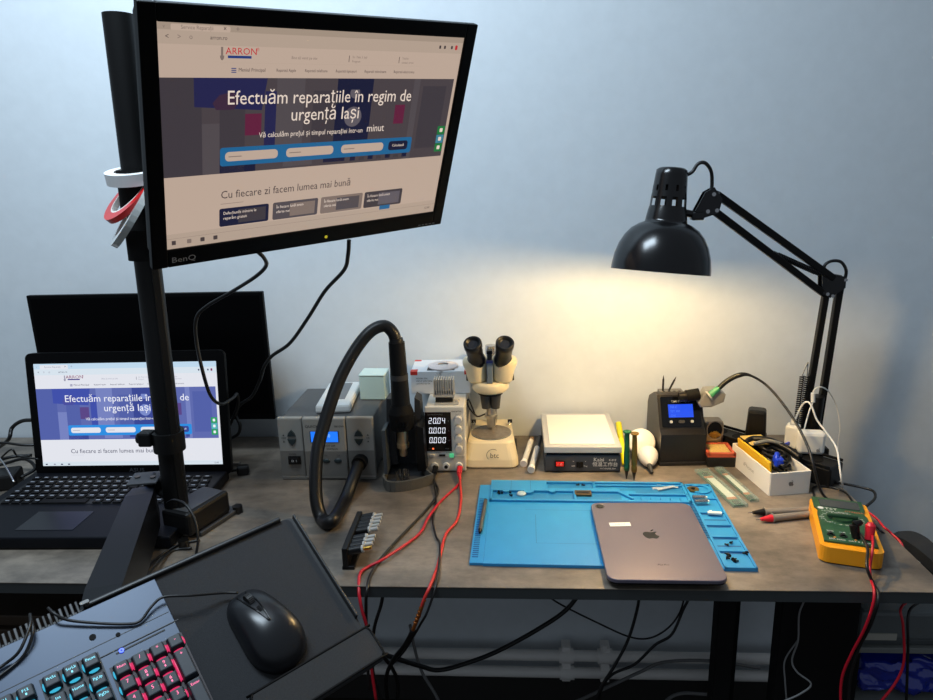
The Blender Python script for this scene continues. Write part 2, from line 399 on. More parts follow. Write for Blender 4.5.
mb.box((0.0, 0.0, 0.0537), (0.048, 0.088, 0.001), M_dgrey, 0, M=T(A) @ Rz)
mb.build('clamp_base', pole, True)
for dx, dy in ((0.03, -0.066), (0.032, 0.067)):
    mb = MB(); p = T(A) @ Rz @ Vector((dx, dy, 0.0)); mb.cyl(p + Vector((0, 0, 0.0)), p + Vector((0, 0, 0.014)), 0.010, M_dsteel, seg=6); mb.build('clamp_bolt', pole, True)
# arm carrying the tray
p0 = V(143, 484, 1.09); p1 = Vector((-0.50, 0.70, D + 0.125))
mb = MB(); d = (p1 - p0).normalized(); Bm = basis((0, 0, 0), d, (0, 0, 1))
sec = [(0.026, -0.022), (0.026, 0.022), (-0.036, 0.026), (-0.036, -0.026)]
vs = []
for t_, sc in ((0, .8), (0.12, 1), (0.88, 1), (1, .85)):
    for a, b_ in sec: vs.append(p0.lerp(p1, t_) + (Bm.to_3x3() @ Vector((a * sc - 0.026, b_ * sc, 0))))
fs = [(i * 4 + k, i * 4 + (k + 1) % 4, (i + 1) * 4 + (k + 1) % 4, (i + 1) * 4 + k) for i in range(3) for k in range(4)] + [(3, 2, 1, 0), (12, 13, 14, 15)]
mb.add(vs, fs, mat('arm_gloss', (5, 6, 10), 0.35, spec=.2))
mb.build('tray_arm', pole, True)
mb = MB(); e = p0 + Vector((0.0, 0.01, 0.006))
mb.box((0, 0, 0), (0.05, 0.05, 0.004), M_dgrey, 0.001, M=T(e) @ RZ(0.2)); 
for k in (-1, 1): mb.cyl(e + Vector((0.014 * k, 0, 0.002)), e + Vector((0.014 * k, 0, 0.004)), 0.005, M_gloss, seg=12)
mb.tube([e + Vector((0, 0.01, -0.005)), e + Vector((0.02, 0.02, -0.03)), Vector((pb.x, 1.1, D + 0.07))], 0.015, M_black)
mb.build('arm_joint', pole, True)
# tape rolls round the pole
m_tw = mat('white_tape', (225, 228, 228), 0.4); m_tr = mat('red_tape', (196, 32, 34), 0.3); m_core = mat('tape_core', (222, 214, 206), 0.6)
m_tc = mat('clear_tape', (222, 226, 224), 0.15, trans=0.35)
def roll(label, z, tilt, ro, ri, h, m, dx=0.0, dy=0.0):
    c = pc(z) + Vector((dx, dy, 0)); t = thing('tape_roll', label, 'tape roll', M=T(c) @ tilt)
    mb = MB(); mb.lathe([(ri + .003, -h / 2), (ro, -h / 2), (ro, h / 2), (ri + .003, h / 2), (ri + .003, -h / 2)], m, seg=40, smooth=False); mb.build('tape', t)
    mb = MB(); mb.lathe([(ri, -h / 2), (ri + .003, -h / 2), (ri + .003, h / 2), (ri, h / 2), (ri, -h / 2)], m_core, seg=40, smooth=False); mb.build('core', t)
roll('white tape roll lying level around the black pole, topmost of three', 0.622, RX(0.20), 0.043, 0.029, 0.018, m_tw, -0.002, -0.003)
roll('red tape roll hanging tilted on the pole under the white roll', 0.592, RX(0.62) @ RY(-0.50), 0.055, 0.037, 0.009, m_tr, -0.010, -0.006)
roll('clear whitish tape roll hanging steepest on the pole, lowest of three', 0.566, RX(0.66) @ RY(-0.78), 0.062, 0.044, 0.010, m_tc, -0.008, -0.012)

# ------------------------------------------------------------------ large switched-off monitor behind the laptop
bm_ = thing('monitor', 'switched-off black monitor standing on the desk behind the open laptop', 'monitor', (-0.795, 1.45, D))
mb = MB()
mb.box((0, 0, 0.23), (0.528, 0.012, 0.29), m_bez, 0.002); mb.box((0, 0.016, 0.23), (0.44, 0.022, 0.2), M_matte, 0.006); mb.build('housing', bm_)
mb = MB(); mb.quad(-0.256, -0.131, 0.256, 0.137, 0, mat('dark_screen', (3, 3, 4), 0.4, spec=.06), M=T((0, -0.0063, 0.23)) @ FRONT); mb.build('screen', bm_)
mb = MB(); mb.box((0, 0.03, 0.12), (0.06, 0.014, 0.22), M_matte, 0.003); mb.build('neck', bm_)
mb = MB(); mb.rbox((0, 0.035, 0.006), (0.24, 0.13, 0.012), 0.03, M_matte); mb.build('base', bm_)

# ------------------------------------------------------------------ laptop
lap = thing('laptop', 'open black laptop on the desk with a bright blue web page on screen', 'laptop', (-0.797, 1.17, D), math.radians(1.2))
mb = MB(); mb.box((0, 0, 0.013), (0.415, 0.275, 0.022), mat('laptop_base', (11, 13, 19), 0.5, spec=.15), 0.003)
mb.build('base', lap)
m_key = mat('laptop_key', (8, 8, 10), 0.6, spec=.15)
mb = MB()
mb.box((0, 0.045, 0.0243), (0.375, 0.118, 0.0008), mat('key_well', (9, 10, 12), 0.6), 0)
for r in range(6):
    for k in range(19):
        if r == 5 and 4 <= k <= 8: continue
        mb.box((-0.178 + k * 0.0198 + (0.004 * (r % 3)), 0.097 - r * 0.0205, 0.0262), (0.0155, 0.0155 if r else 0.010, 0.0022), m_key, 0.0006)
        mb.quad(-0.004, -0.0016, 0.004, 0.0016, 0, mat('key_legend', (140, 145, 155), 0.6), M=T((-0.179 + k * 0.0198 + (0.004 * (r % 3)), 0.099 - r * 0.0205, 0.02745)))
mb.box((-0.06, -0.0055, 0.0262), (0.095, 0.0155, 0.0022), m_key, 0.0006)
mb.build('keyboard', lap)
mb = MB(); mb.box((-0.03, -0.078, 0.0243), (0.105, 0.068, 0.0008), mat('touchpad', (12, 14, 20), 0.3), 0.0003); mb.build('touchpad', lap)
mb = MB(); mb.rbox((-0.168, -0.085, 0.0243), (0.05, 0.03, 0.0006), 0.004, mat('sticker_edge', (120, 122, 128), 0.3)); mb.rbox((-0.168, -0.085, 0.0248), (0.044, 0.024, 0.0006), 0.003, M_dgrey)
mb.box((-0.163, -0.088, 0.0252), (0.02, 0.008, 0.0004), M_printw); mb.build('sticker', lap)
LM = RM[lap.name].inverted() @ frame((-0.791, 1.315, D + 0.1463), (1, 0.022, 0), (0, 0.133, 0.991), (0.03, -0.991, 0.133))
mb = MB(); mb.M = LM
lw, lh = 0.382, 0.2155
mb.rbox((0, 0, -0.001), (lw + .034, lh + .044, 0.005), 0.012, m_bez)
mb.rbox((0, 0, -0.006), (lw + .034, lh + .044, 0.007), 0.012, M_black)
mb.text('ASUS', 0.008, -lh / 2 - .011, 0.0018, 0.011, mat('logo_dim', (62, 64, 70), 0.4), sx=1.3)
mb.build('lid', lap)
mb = MB(); mb.M = LM; page(mb, lw, lh, PL, lambda v: v if v < .242 else (.242 + (v - .242) * 1.155 if v < .80 else (.886 + (v - .8) * .57)), 1.08, False, .0022); mb.build('screen', lap, label='bright screen showing a web page with a blue picture band')
mb = MB()
for s in (-1, 1): mb.cyl((0.15 * s - .03, 0.136, 0.024), (0.15 * s + .03, 0.136, 0.024), 0.007, M_matte, seg=14)
mb.build('hinge', lap)
# ------------------------------------------------------------------ tilted tray in the foreground and what lies on it
TM = frame((-0.4258, 0.6195, D + 0.1045), (0.7278, 0.6801, 0.0888), (-0.6184, 0.5947, 0.5137), (0.2966, -0.4287, 0.8534))
def TP(px, py, n=0.0):         # a measured point on the tray, n above its key-top plane
    N = Vector((TM[0][2], TM[1][2], TM[2][2])); O = TM.to_translation() + N * n
    d = _ray(px, py); t = (O - CAM).dot(N) / d.dot(N)
    return TM.inverted() @ (CAM + d * t)
ZB = -0.026                    # tray surface
tray = thing('keyboard_tray', 'tilted black tray on the pole arm carrying keyboard and mouse', 'tray', M=TM)
m_tray = mat('tray_black', (20, 21, 23), 0.45)
c1 = TP(291, 516, ZB + .004); TXR, TYF = c1.x + 0.004, c1.y + 0.002
mb = MB(); mb.rbox(((TXR - 0.42) / 2, TYF - 0.117, ZB - 0.006), (TXR + 0.42, 0.234, 0.010), 0.012, m_tray)
mb.build('tray_board', tray)
mb = MB(); mb.box((TXR - 0.001, TYF - 0.088, ZB + 0.002), (0.003, 0.17, 0.012), m_tray, 0.001)
mb.build('side_rim', tray)
mb = MB(); x_c = TP(82, 600).x
mb.box(((TXR - 0.02 + x_c) / 2, TYF - 0.001, ZB + 0.003), (TXR - 0.02 - x_c, 0.006, 0.014), m_tray, 0.002)
mb.build('far_rim', tray)
mb = MB()
mb.box((x_c - 0.2, TYF - 0.008, ZB + 0.001), (0.40, 0.012, 0.008), m_tray, 0.001)
for k in range(70): mb.box((x_c - 0.006 - k * 0.0056, TYF - 0.002, ZB + 0.006), (0.0030, 0.016, 0.015), M_dgrey if k % 2 else M_black, 0.0006)  # every other tooth coloured greyer, standing in for glints on black teeth
mb.build('cable_comb', tray)
mb = MB(); mb.rbox((x_c + 0.002, TYF + 0.000, ZB + 0.013), (0.010, 0.004, 0.003), 0.0018, M_grey); mb.sphere((x_c + 0.004, TYF - 0.010, ZB + 0.008), 0.0026, M_steel); mb.build('rim_screw', tray)

# mouse pad
xk = 0.0672
mb = MB(); mb.rbox(((xk - 0.05 + TXR - 0.008) / 2, TYF - 0.003 - 0.10, ZB + 0.0018), (TXR - 0.008 - xk + 0.05, 0.20, 0.003), 0.008, mat('pad_cloth', (44, 45, 48), 0.9, noise=0.35, nscale=900, bump=0.1))
mb.M = TM @ mb.M; mb.bm.transform(TM)
o = mb.build('mouse_pad'); tag(o, 'dark grey cloth mouse pad on the tilted tray under the mouse', 'mouse pad')
# wrist rest
p1, p2 = TP(363, 628, ZB + .012), TP(383, 658, ZB + .012)
wy1, wy0 = (TP(306, 659, ZB + .012).y + p1.y) / 2, p2.y
wr = thing('wrist_rest', 'black cloth wrist rest with rounded corners at the near edge of the tray', 'wrist rest', M=TM)
WX = TXR + 0.003; wl = 0.16
m_wr = mat('wrist_cloth', (44, 45, 47), 0.85, noise=0.3, nscale=500, bump=0.1)
mb = MB(); mb.prism([(x + WX - wl / 2, y + (wy1 + wy0) / 2) for x, y in rrect(wl, wy1 - wy0, 0.008)], ZB + 0.002, ZB + 0.012, m_wr, bev=0.003); mb.build('cushion', wr)
mb = MB(); rp = [(x + WX - wl / 2, y + (wy1 + wy0) / 2, ZB + 0.0115) for x, y in rrect(wl - 0.004, wy1 - wy0 - 0.004, 0.007, 3)]
mb.tube(rp + [rp[0]], 0.0016, M_matte, seg=6, n=2); mb.build('piping', wr)

# keyboard
kb = thing('keyboard', 'backlit keyboard with slate-blue metal top and cyan and pink lit legends', 'keyboard', M=TM)
u = 0.01905
kx = lambda c: (c - 19) * u
ky = lambda r: -(r - 1.25) * u
KL, KR, KT, KBm = kx(-0.9), xk, TYF - 0.012, ky(5.25) - 0.02
m_kb = mat('slate_metal', (58, 72, 92), 0.42, 0.25, noise=0.12, nscale=8)
mb = MB(); mb.box(((KL + KR) / 2, (KT + KBm) / 2, -0.0165), (KR - KL, KT - KBm, 0.017), M_black, 0.002)
mb.box(((KL + KR) / 2, (KT + KBm) / 2, -0.0075), (KR - KL - 0.001, KT - KBm - 0.001, 0.0015), m_kb, 0.0006)
mb.build('case', kb)
mb = MB(); mb.box(((kx(18.2) + kx(22.7)) / 2, (ky(0.62) + KT - 0.052) / 2 + 0.002, -0.0062), (kx(22.7) - kx(18.2), 0.0008, 0.001), M_dgrey)
a, b2 = TP(116, 654, -0.007), TP(165, 630, -0.007)
mb.box(((a.x + b2.x) / 2, (a.y + b2.y) / 2, -0.0065), ((b2 - a).length, 0.0016, 0.0008), M_black, M=Matrix())
mb.box(((KL + KR) / 2, KT - 0.048, -0.0066), (KR - KL - 0.004, 0.0006, 0.0006), M_dgrey)
mb.build('slider_groove', kb)
l_ = TP(121.5, 650.5, -0.006)
mb = MB(); mb.lathe([(0.0010, 0), (0.0026, 0), (0.0026, 0.001), (0.0010, 0.001)], mat('led_blue', (30, 60, 255), 0.3, emit=2.2, ecol=(40, 70, 255)), M=T((l_.x, l_.y, -0.0065)), seg=16, smooth=False); mb.build('blue_light', kb)
mb = MB()
for px, py in ((92.5, 637), (118, 634.5)):
    p = TP(px, py, -0.006); mb.cyl((p.x, p.y, -0.0068), (p.x, p.y, -0.0058), 0.0035 if px < 100 else 0.0025, M_matte, seg=14)
mb.build('plate_holes', kb)
c_cy, c_pk = (60, 200, 235), (255, 70, 130)
E_cy = mat('glow_cyan', (20, 60, 80), 0.4, emit=1.0, ecol=(60, 180, 215)); E_pk = mat('glow_pink', (80, 20, 40), 0.4, emit=0.9, ecol=(230, 50, 105))
E_cyl = mat('legend_cyan', (20, 60, 80), 0.4, emit=1.6, ecol=(120, 225, 245)); E_pkl = mat('legend_pink', (80, 20, 40), 0.4, emit=1.6, ecol=(255, 110, 160))
m_cap = mat('keycap', (36, 42, 50), 0.5)
mb = MB()
def well(x0, y0, x1, y1, m):
    mb.quad(x0, y0, x1, y1, -0.0063, m)
well(kx(-0.5), ky(5.8), kx(14.55), ky(-0.55), mat('well_dark', (10, 20, 28), 0.5)); well(kx(15.2), ky(5.8), kx(18.25), ky(-0.55), MATS['well_dark']); well(kx(18.45), ky(5.8), kx(22.55), ky(0.7), mat('well_pink', (30, 10, 18), 0.5))
mb.build('key_well', kb)
# glowing LED domes between caps
mbc, mbp = MB(), MB()
rows = {0: [(15.75, 'PrtSc'), (16.75, 'ScrLk'), (17.75, 'Pause')] + [(13.5 - k, 'F%d' % (11 - k)) for k in range(-1, 4)] + [(9.0 - k, 'F%d' % (8 - k)) for k in range(0, 2)],
        1: [(15.75, 'Ins'), (16.75, 'Home'), (17.75, 'PgUp'), (19, 'Num'), (20, '/'), (21, '*'), (22, '-'), (13.5, 'Back')],
        2: [(15.75, 'Del'), (16.75, 'End'), (17.75, 'PgDn'), (19, '7'), (20, '8'), (21, '9'), (14, '\\')],
        3: [(19, '4'), (20, '5'), (21, '6')], 4: [(19, '1'), (20, '2'), (21, '3')], 5: [(21, '.')]}
def cap(cx, cy, w, h, txt, pink):
    b = bmesh.new(); bmesh.ops.create_cube(b, size=1)
    for v in b.verts:
        s_ = 0.78 if v.co.z > 0 else 1.0
        v.co = Vector((v.co.x * (w - (0.0035 if v.co.z > 0 else 0)), v.co.y * (h - (0.004 if v.co.z > 0 else 0)), v.co.z * 0.0085))
        if v.co.z > 0: v.co.y += 0.0006
    bmesh.ops.bevel(b, geom=list(b.edges), offset=0.0012, segments=2, affect='EDGES', profile=0.6)
    m = MB(); m.merge(b, m_cap, T((cx, cy, 0.0)))
    L = E_pkl if pink else E_cyl
    s = 0.0058 if len(txt) < 3 else 0.0043
    m.text(txt, cx, cy + h / 2 - 0.0062, 0.0044, s, L)
    if txt in ('8', '9', '6', 'ScrLk', 'F12'): m.box((cx, cy - 0.002, 0.0043), (0.0015, 0.0022, 0.0002), L)
    m.build('keycap', kb)
for r, ks in rows.items():
    y = ky(r + 0.25) if r else ky(0)
    for c, txt in ks:
        pink = c > 18.2
        w = 0.0168
        if txt == 'Back': w = 0.035
        if txt == '\\': w = 0.026
        cap(kx(c), y, w, 0.0168, txt, pink)
        g = mbp if pink or (c > 17 and r > 0) else mbc
        (mbc if c < 18.2 or c == 19 else mbp).sphere((kx(c) - 0.5 * u + (0.002), y - 0.001, -0.004), (0.0022, 0.0055, 0.0022), E_cy if (c < 18.2 or c == 19) else E_pk, u=10, v=6)
        (mbc if c < 18.2 else mbp).sphere((kx(c), y - 0.5 * u + 0.001, -0.0045), (0.0055, 0.002, 0.0022), E_cy if c < 18.2 else E_pk, u=10, v=6)
        if pink: mbp.sphere((kx(c) + 0.5 * u - 0.001, y, -0.0045), (0.0018, 0.005, 0.002), E_pk, u=10, v=6)
cap(kx(22), ky(3.0 - .25), 0.0168, 0.036, '+', True); cap(kx(22), ky(5.0 - .25), 0.0168, 0.036, 'Enter', True)
mbp.sphere((kx(22) - 0.5 * u + .001, ky(2.75), -0.0045), (0.002, 0.014, 0.002), E_pk, u=10, v=6)
mbc.build('cyan_glow', kb); mbp.build('pink_glow', kb)

# mouse
nose, tail = TP(240, 596, ZB + .012), TP(292, 661, ZB + .012)
mc = (nose + tail) / 2; dr = (nose - tail); ang = math.atan2(dr.y, dr.x) - PI / 2; ML = 0.118
mo = thing('computer_mouse', 'black wired computer mouse with a ridged wheel on the dark mouse pad', 'mouse', M=TM @ T((mc.x, mc.y, ZB + 0.0035)) @ RZ(ang))
def mouse_shell(mb, m, z0=0.0, inset=0.0, zs=1.0, v0=0, v1=24):
    N, K = 24, 20; vs = []
    for i in range(N + 1):
        t_ = i / N; y = -ML / 2 + ML * t_
        e = max(0.0, 1 - abs(2 * t_ - 1) ** 3.0) ** 0.5
        w = (0.033 + 0.003 * math.cos((t_ - .2) * 6)) * e - inset
        hgt = (0.014 + 0.024 * math.sin(PI * min(1, (t_ * 0.86 + 0.13))) ** 1.1) * (max(0.0, 1 - abs(2 * t_ - 1) ** 4) ** 0.5)
        for k in range(K + 1):
            a = PI * k / K
            cx = math.cos(a); sz = math.sin(a)
            vs.append((w * (abs(cx) ** 0.75) * (1 if cx > 0 else -1), y, z0 + hgt * zs * (sz ** 0.7)))
    fs = [(i * (K + 1) + k, i * (K + 1) + k + 1, (i + 1) * (K + 1) + k + 1, (i + 1) * (K + 1) + k) for i in range(N) for k in range(K)]
    mb.add(vs, fs, m, None, True)
mb = MB(); mouse_shell(mb, mat('mouse_black', (22, 24, 28), 0.3)); bmesh.ops.recalc_face_normals(mb.bm, faces=mb.bm.faces); mb.build('shell', mo)
def mz(t_): return (0.014 + 0.024 * math.sin(PI * min(1, (t_ * 0.86 + 0.13))) ** 1.1) * (max(0.0, 1 - abs(2 * t_ - 1) ** 4) ** 0.5)
def top(y, x): return Vector((x, y, mz(y / ML + .5) * (1 - (abs(x) / 0.034) ** 2 * 0.12) + 0.0003))
mb = MB(); P_ = [top(y, x) for y, x in ((0.05, -0.006), (0.03, -0.006), (0.012, -0.0035), (-0.006, 0.0), (0.012, 0.0035), (0.03, 0.006), (0.05, 0.006))]
mb.tube(P_, 0.0011, M_gloss, seg=6); mb.build('button_seam', mo)
mb = MB(); c = top(0.034, 0); c.z -= 0.0015
mb.cyl((-0.0035, c.y, c.z), (0.0035, c.y, c.z), 0.0085, M_rubber, seg=24)
for k in range(24):
    a = 2 * PI * k / 24; mb.box((0, 0, 0), (0.0066, 0.0009, 0.0012), M_dgrey, M=T((0, c.y + 0.0086 * math.cos(a), c.z + 0.0086 * math.sin(a))) @ RX(a + PI / 2))
mb.build('scroll_wheel', mo)
mb = MB(); q_ = top(0.014, 0); mb.box((q_.x, q_.y, q_.z + .0004), (0.004, 0.008, 0.0012), M_gloss, 0.0005); mb.build('speed_button', mo)
# mouse cord and the other cable over the comb
def tp(px, py, n): return TM @ TP(px, py, n) if False else TM @ (lambda p: Vector((p.x, p.y, n)))(TP(px, py, n))
mb = MB(); nz = mo.matrix_world @ Vector((0, ML / 2 - 0.002, 0.010))
mb.tube([nz, tp(222, 593, -0.012), tp(190, 595.5, 0.0), tp(164, 597, 0.002), tp(152, 606, 0.0), tp(140, 621, -0.003), tp(125, 624, -0.003), tp(95, 623, -0.002), tp(68, 620, 0.0), tp(55, 614, 0.004), tp(48, 608, 0.0)], 0.0017, M_cable, seg=8)
tag(mb.build('mouse_cable'), 'thin black cord running from the mouse over the slate keyboard top', 'cable')
mb = MB()
mb.tube([tp(30, 614, 0.0), tp(30, 625, 0.006), tp(20, 650, 0.004), tp(5, 664, -0.003), tp(-20, 680, -0.003)], 0.0017, M_cable, seg=8)
mb.tube([tp(30, 616, 0.0), tp(33, 632, 0.003), tp(24, 655, -0.004), tp(5, 672, -0.004), tp(-20, 690, -0.004)], 0.0017, M_cable, seg=8)
tag(mb.build('keyboard_cable'), 'black looped cable crossing the comb teeth at the keyboard corner', 'cable')

# ------------------------------------------------------------------ hot air station
m_st = mat('station_face', (150, 148, 142), 0.5); m_stl = mat('station_face_low', (112, 110, 106), 0.5); m_cas = mat('station_case', (84, 84, 84), 0.5, noise=.08, nscale=200)
st = thing('hot_air_station', 'grey hot air rework station with blue display and thick black hose socket', 'soldering station', (-0.381, 1.318, D))
SW, SH, SD = 0.199, 0.133, 0.20
mb = MB(); mb.box((0, 0.006 + SD / 2, SH / 2 + 0.004), (SW - 0.006, SD, SH - 0.01), m_cas, 0.004); mb.build('housing', st)
mb = MB(); fm = FRONT
mb.box((-0.074, 0.0, SH / 2 + 0.004), (0.051, 0.012, SH), m_st, 0.003); mb.box((-0.0025, -0.002, SH / 2 + 0.004), (0.088, 0.014, SH), m_st, 0.003); mb.box((0.071, 0.0, SH / 2 + 0.004), (0.056, 0.012, SH), m_st, 0.003)
mb.build('front_panel', st)
mb = MB()
mb.box((-0.074, -0.0062, 0.038), (0.049, 0.001, 0.055), m_stl); mb.box((-0.0025, -0.0093, 0.038), (0.086, 0.001, 0.055), m_stl); mb.box((0.071, -0.0062, 0.038), (0.054, 0.001, 0.055), m_stl)
mb.build('lower_panel', st)
mb = MB(); mb.box((0, -0.001, 0.004), (SW, 0.01, 0.008), m_stl, 0.002); mb.build('plinth', st)
for x in (-0.071, 0.068):
    for s in (1, -1):
        mb = MB(); zc = 0.103 if s > 0 else 0.085
        mb.prism([(-0.009, -0.006 * s), (0.009, -0.006 * s), (0.006, 0.002 * s), (0, 0.0085 * s), (-0.006, 0.002 * s)][::s], 0, 0.003, mat('button_green', (34, 48, 52), 0.4), M=T((x, -0.006, zc)) @ FRONT, bev=0.001)
        mb.build('arrow_button', st)
mb = MB()
for x in (-0.088, 0.087):
    for z in (0.100, 0.086): mb.poly([(-0.002, -0.002), (0.002, -0.002), (0, 0.002)], 0.0005, M_print, M=T((x, -0.0063, z)) @ FRONT)
mb.text('TEMP', -0.088, 0.093, 0.0067, 0.0045, M_print, M=FRONT); mb.text('AIR', 0.087, 0.093, 0.0067, 0.0045, M_print, M=FRONT)
mb.text('QUICK', -0.027, 0.119, 0.0093, 0.0075, M_print, M=FRONT, sx=1.2); mb.text('861DW', 0.03, 0.119, 0.0093, 0.006, M_print, M=FRONT)
mb.text('HOT AIR', 0.008, 0.077, 0.0093, 0.0055, M_print, M=FRONT); mb.text('STATION', 0.012, 0.070, 0.0093, 0.0055, M_print, M=FRONT)
mb.text('POWER', -0.072, 0.058, 0.0075, 0.0045, M_print, M=FRONT)
for x in (-0.002, 0.024): mb.text('CH', x, 0.056, 0.0103, 0.004, M_print, M=FRONT)
mb.build('panel_print', st)
mb = MB(); mb.box((-0.002, -0.0092, 0.097), (0.060, 0.001, 0.024), M_dgrey); mb.quad(-0.030, 0.0855, 0.026, 0.1085, 0.0101, emi('lcd_blue', (30, 120, 255), 1.1), M=FRONT)
mb.text('350', 0.003, 0.099, 0.0104, 0.010, emi('lcd_pale', (150, 205, 255), 1.0), M=FRONT); mb.text('060', -0.018, 0.097, 0.0104, 0.007, MATS['lcd_pale'], M=FRONT)
mb.build('display', st)
mb = MB(); mb.box((-0.069, -0.0075, 0.045), (0.026, 0.005, 0.018), M_gloss, 0.001); mb.box((-0.069, -0.0105, 0.045), (0.02, 0.004, 0.013), M_black, 0.001)
mb.text('O  I', -0.069, 0.045, 0.0127, 0.007, M_printw, M=FRONT); mb.build('power_switch', st)
for x in (-0.002, 0.022):
    mb = MB(); mb.sphere((x, -0.009, 0.044), (0.0085, 0.0035, 0.0055), MATS['button_green']); mb.build('oval_button', st)
mb = MB(); mb.cyl((0.069, -0.004, 0.043), (0.067, -0.020, 0.041), 0.0155, M_rubber, seg=24); mb.build('hose_socket', st)
hose = MB()
sock = Vector((-0.381 + 0.067, 1.318 - 0.018, D + 0.041))
htop = V(396.5, 338, 1.33)
hp = [sock, V(352, 482, 1.25), V(344, 502, 1.20), G(332, 521, 0.0165), V(322, 519, 1.135), V(316, 496, 1.16), V(317, 455, 1.20), V(324, 425, 1.23), V(338, 383, 1.27), V(354, 352, 1.30), V(370, 332, 1.32), V(384, 326, 1.33), V(393, 333, 1.33), V(396.5, 345, 1.33)]
hose.tube(hp, 0.0122, M_rubber, seg=18, n=10); hose.build('hose', st, True)
# hot air gun in its holder
gun = thing('hot_air_gun', 'black hot air gun handle standing nozzle down in its dark holder', 'hot air gun', (V(400, 395, 1.33).x, 1.33, D))
def cy(px, py, Y=1.33): return V(px, py, Y)
mb = MB(); mb.cyl(cy(396, 338), cy(396.5, 345), 0.0135, M_rubber, r1=0.0155); mb.cyl(cy(396.5, 342), cy(399, 375), 0.0162, M_black, r1=0.0175, seg=24)
mb.cyl(cy(399, 374), cy(399.3, 379), 0.0182, M_dgrey, seg=24); mb.cyl(cy(399.3, 379), cy(401, 408), 0.0178, M_black, r1=0.0195, seg=24); mb.build('handle', gun, True)
mb = MB(); mb.cyl(cy(400.5, 404), cy(401, 412), 0.020, M_matte, r1=0.026, seg=28); mb.cyl(cy(401, 412), cy(402.5, 428), 0.026, M_matte, r1=0.0235, seg=28)
for k in range(4): mb.box(tuple(cy(400 + k * 3, 421) + Vector((0, -0.024, 0))), (0.002, 0.003, 0.012), M_gloss)
mb.build('collar', gun, True)
mb = MB(); mb.cyl(cy(402.5, 427), cy(403, 444), 0.0115, mat('hot_steel', (190, 165, 130), 0.3, .7), seg=22); mb.cyl(cy(403, 443), cy(403.2, 447), 0.013, MATS['hot_steel'], seg=22); mb.cyl(cy(403.2, 447), cy(403.6, 455), 0.008, MATS['hot_steel'], seg=20); mb.build('nozzle', gun, True)
hs = thing('gun_holder', 'dark grey holder cradle with a shallow tray under the hot air gun', 'holder', (-0.212, 1.33, D))
mb = MB(); fl, fr = G(391, 492), G(433, 484)
bp = [(-0.262, 1.40), (-0.262, 1.285), (-0.252, fl.y + .006)] + [(fl.x + (fr.x - fl.x) * k / 8, fl.y + (fr.y - fl.y) * (k / 8) ** 1.6 - .003 * math.sin(PI * k / 8)) for k in range(9)] + [ (-0.186, 1.33), (-0.186, 1.40)]
mb.prism(bp, D, D + 0.006, M_dgrey); 
for i in range(len(bp)):
    a, b_ = Vector(bp[i]).to_3d(), Vector(bp[(i + 1) % len(bp)]).to_3d(); L = (b_ - a).length; an = math.atan2(b_.y - a.y, b_.x - a.x)
    mb.box((L / 2, 0.0, 0.011), (L, 0.004, 0.022), mat('holder_grey', (84, 84, 80), 0.45), 0.0002, M=T((a.x, a.y, D)) @ RZ(an))
mb.build('tray', hs, True)
mb = MB()
mb.prism([(-0.265, 0.02), (-0.242, 0.02), (-0.243, 0.165), (-0.258, 0.165)], -1.385, -1.345, M_dgrey, M=T((0, 0, D)) @ RX(PI / 2), bev=0.001)
mb.prism([(-0.207, 0.02), (-0.187, 0.02), (-0.190, 0.158), (-0.201, 0.165)], -1.392, -1.352, M_dgrey, M=T((0, 0, D)) @ RX(PI / 2), bev=0.001)
mb.prism([(-0.262, 0.02), (-0.255, 0.02), (-0.255, 0.115), (-0.262, 0.115)], -1.385, -1.295, mat('cradle', (62, 68, 74), 0.4), M=T((0, 0, D)) @ RX(PI / 2))
mb.prism([(-0.196, 0.018), (-0.178, 0.018), (-0.181, 0.112), (-0.196, 0.118)], -1.385, -1.315, M_black, M=T((0, 0, D)) @ RX(PI / 2), bev=0.001)
mb.box((-0.223, 1.384, D + 0.06), (0.074, 0.006, 0.11), MATS['cradle'], 0.001)
mb.box((-0.223, 1.393, D + 0.06), (0.07, 0.012, 0.116), M_black, 0.002)
mb.build('cradle', hs, True)
mb = MB(); random.seed(3)
for k in range(14):
    x, y = -0.228 + random.uniform(-.016, .016), 1.295 + random.uniform(-.012, .02); mb.cyl((x, y, D + 0.006), (x + random.uniform(-.004, .004), y, D + 0.02 + random.random() * .006), 0.003, M_steel, r1=0.0018, seg=8)
mb.build('spare_nozzles', hs, True)
# on top of the station
wd = thing('display_case', 'white rectangular case with a grey screen lying on the hot air station', 'case', ( -0.378, 1.43, D + SH + 0.0002), math.radians(4))
mb = MB(); mb.box((0, 0, 0.009), (0.074, 0.165, 0.018), M_white, 0.005, tops=(0.97, 0.98)); mb.build('housing', wd)
mb = MB(); mb.box((0.0, 0.012, 0.0184), (0.040, 0.112, 0.0012), mat('grey_screen', (112, 114, 116), 0.3), 0.0004); mb.build('screen', wd)
tb = thing('pale_box', 'small pale mint box standing on the right rear of the hot air station', 'box', (-0.304, 1.46, D + SH + 0.0002), math.radians(-2))
m_mint = mat('mint_card', (186, 212, 208), 0.35)
mb = MB(); mb.box((0, 0, 0.026), (0.056, 0.052, 0.052), m_mint, 0.0015); mb.build('carton', tb)
mb = MB(); mb.box((0, 0, 0.0548), (0.058, 0.054, 0.0045), mat('mint_lid', (205, 228, 222), 0.3), 0.002); mb.build('lid', tb)

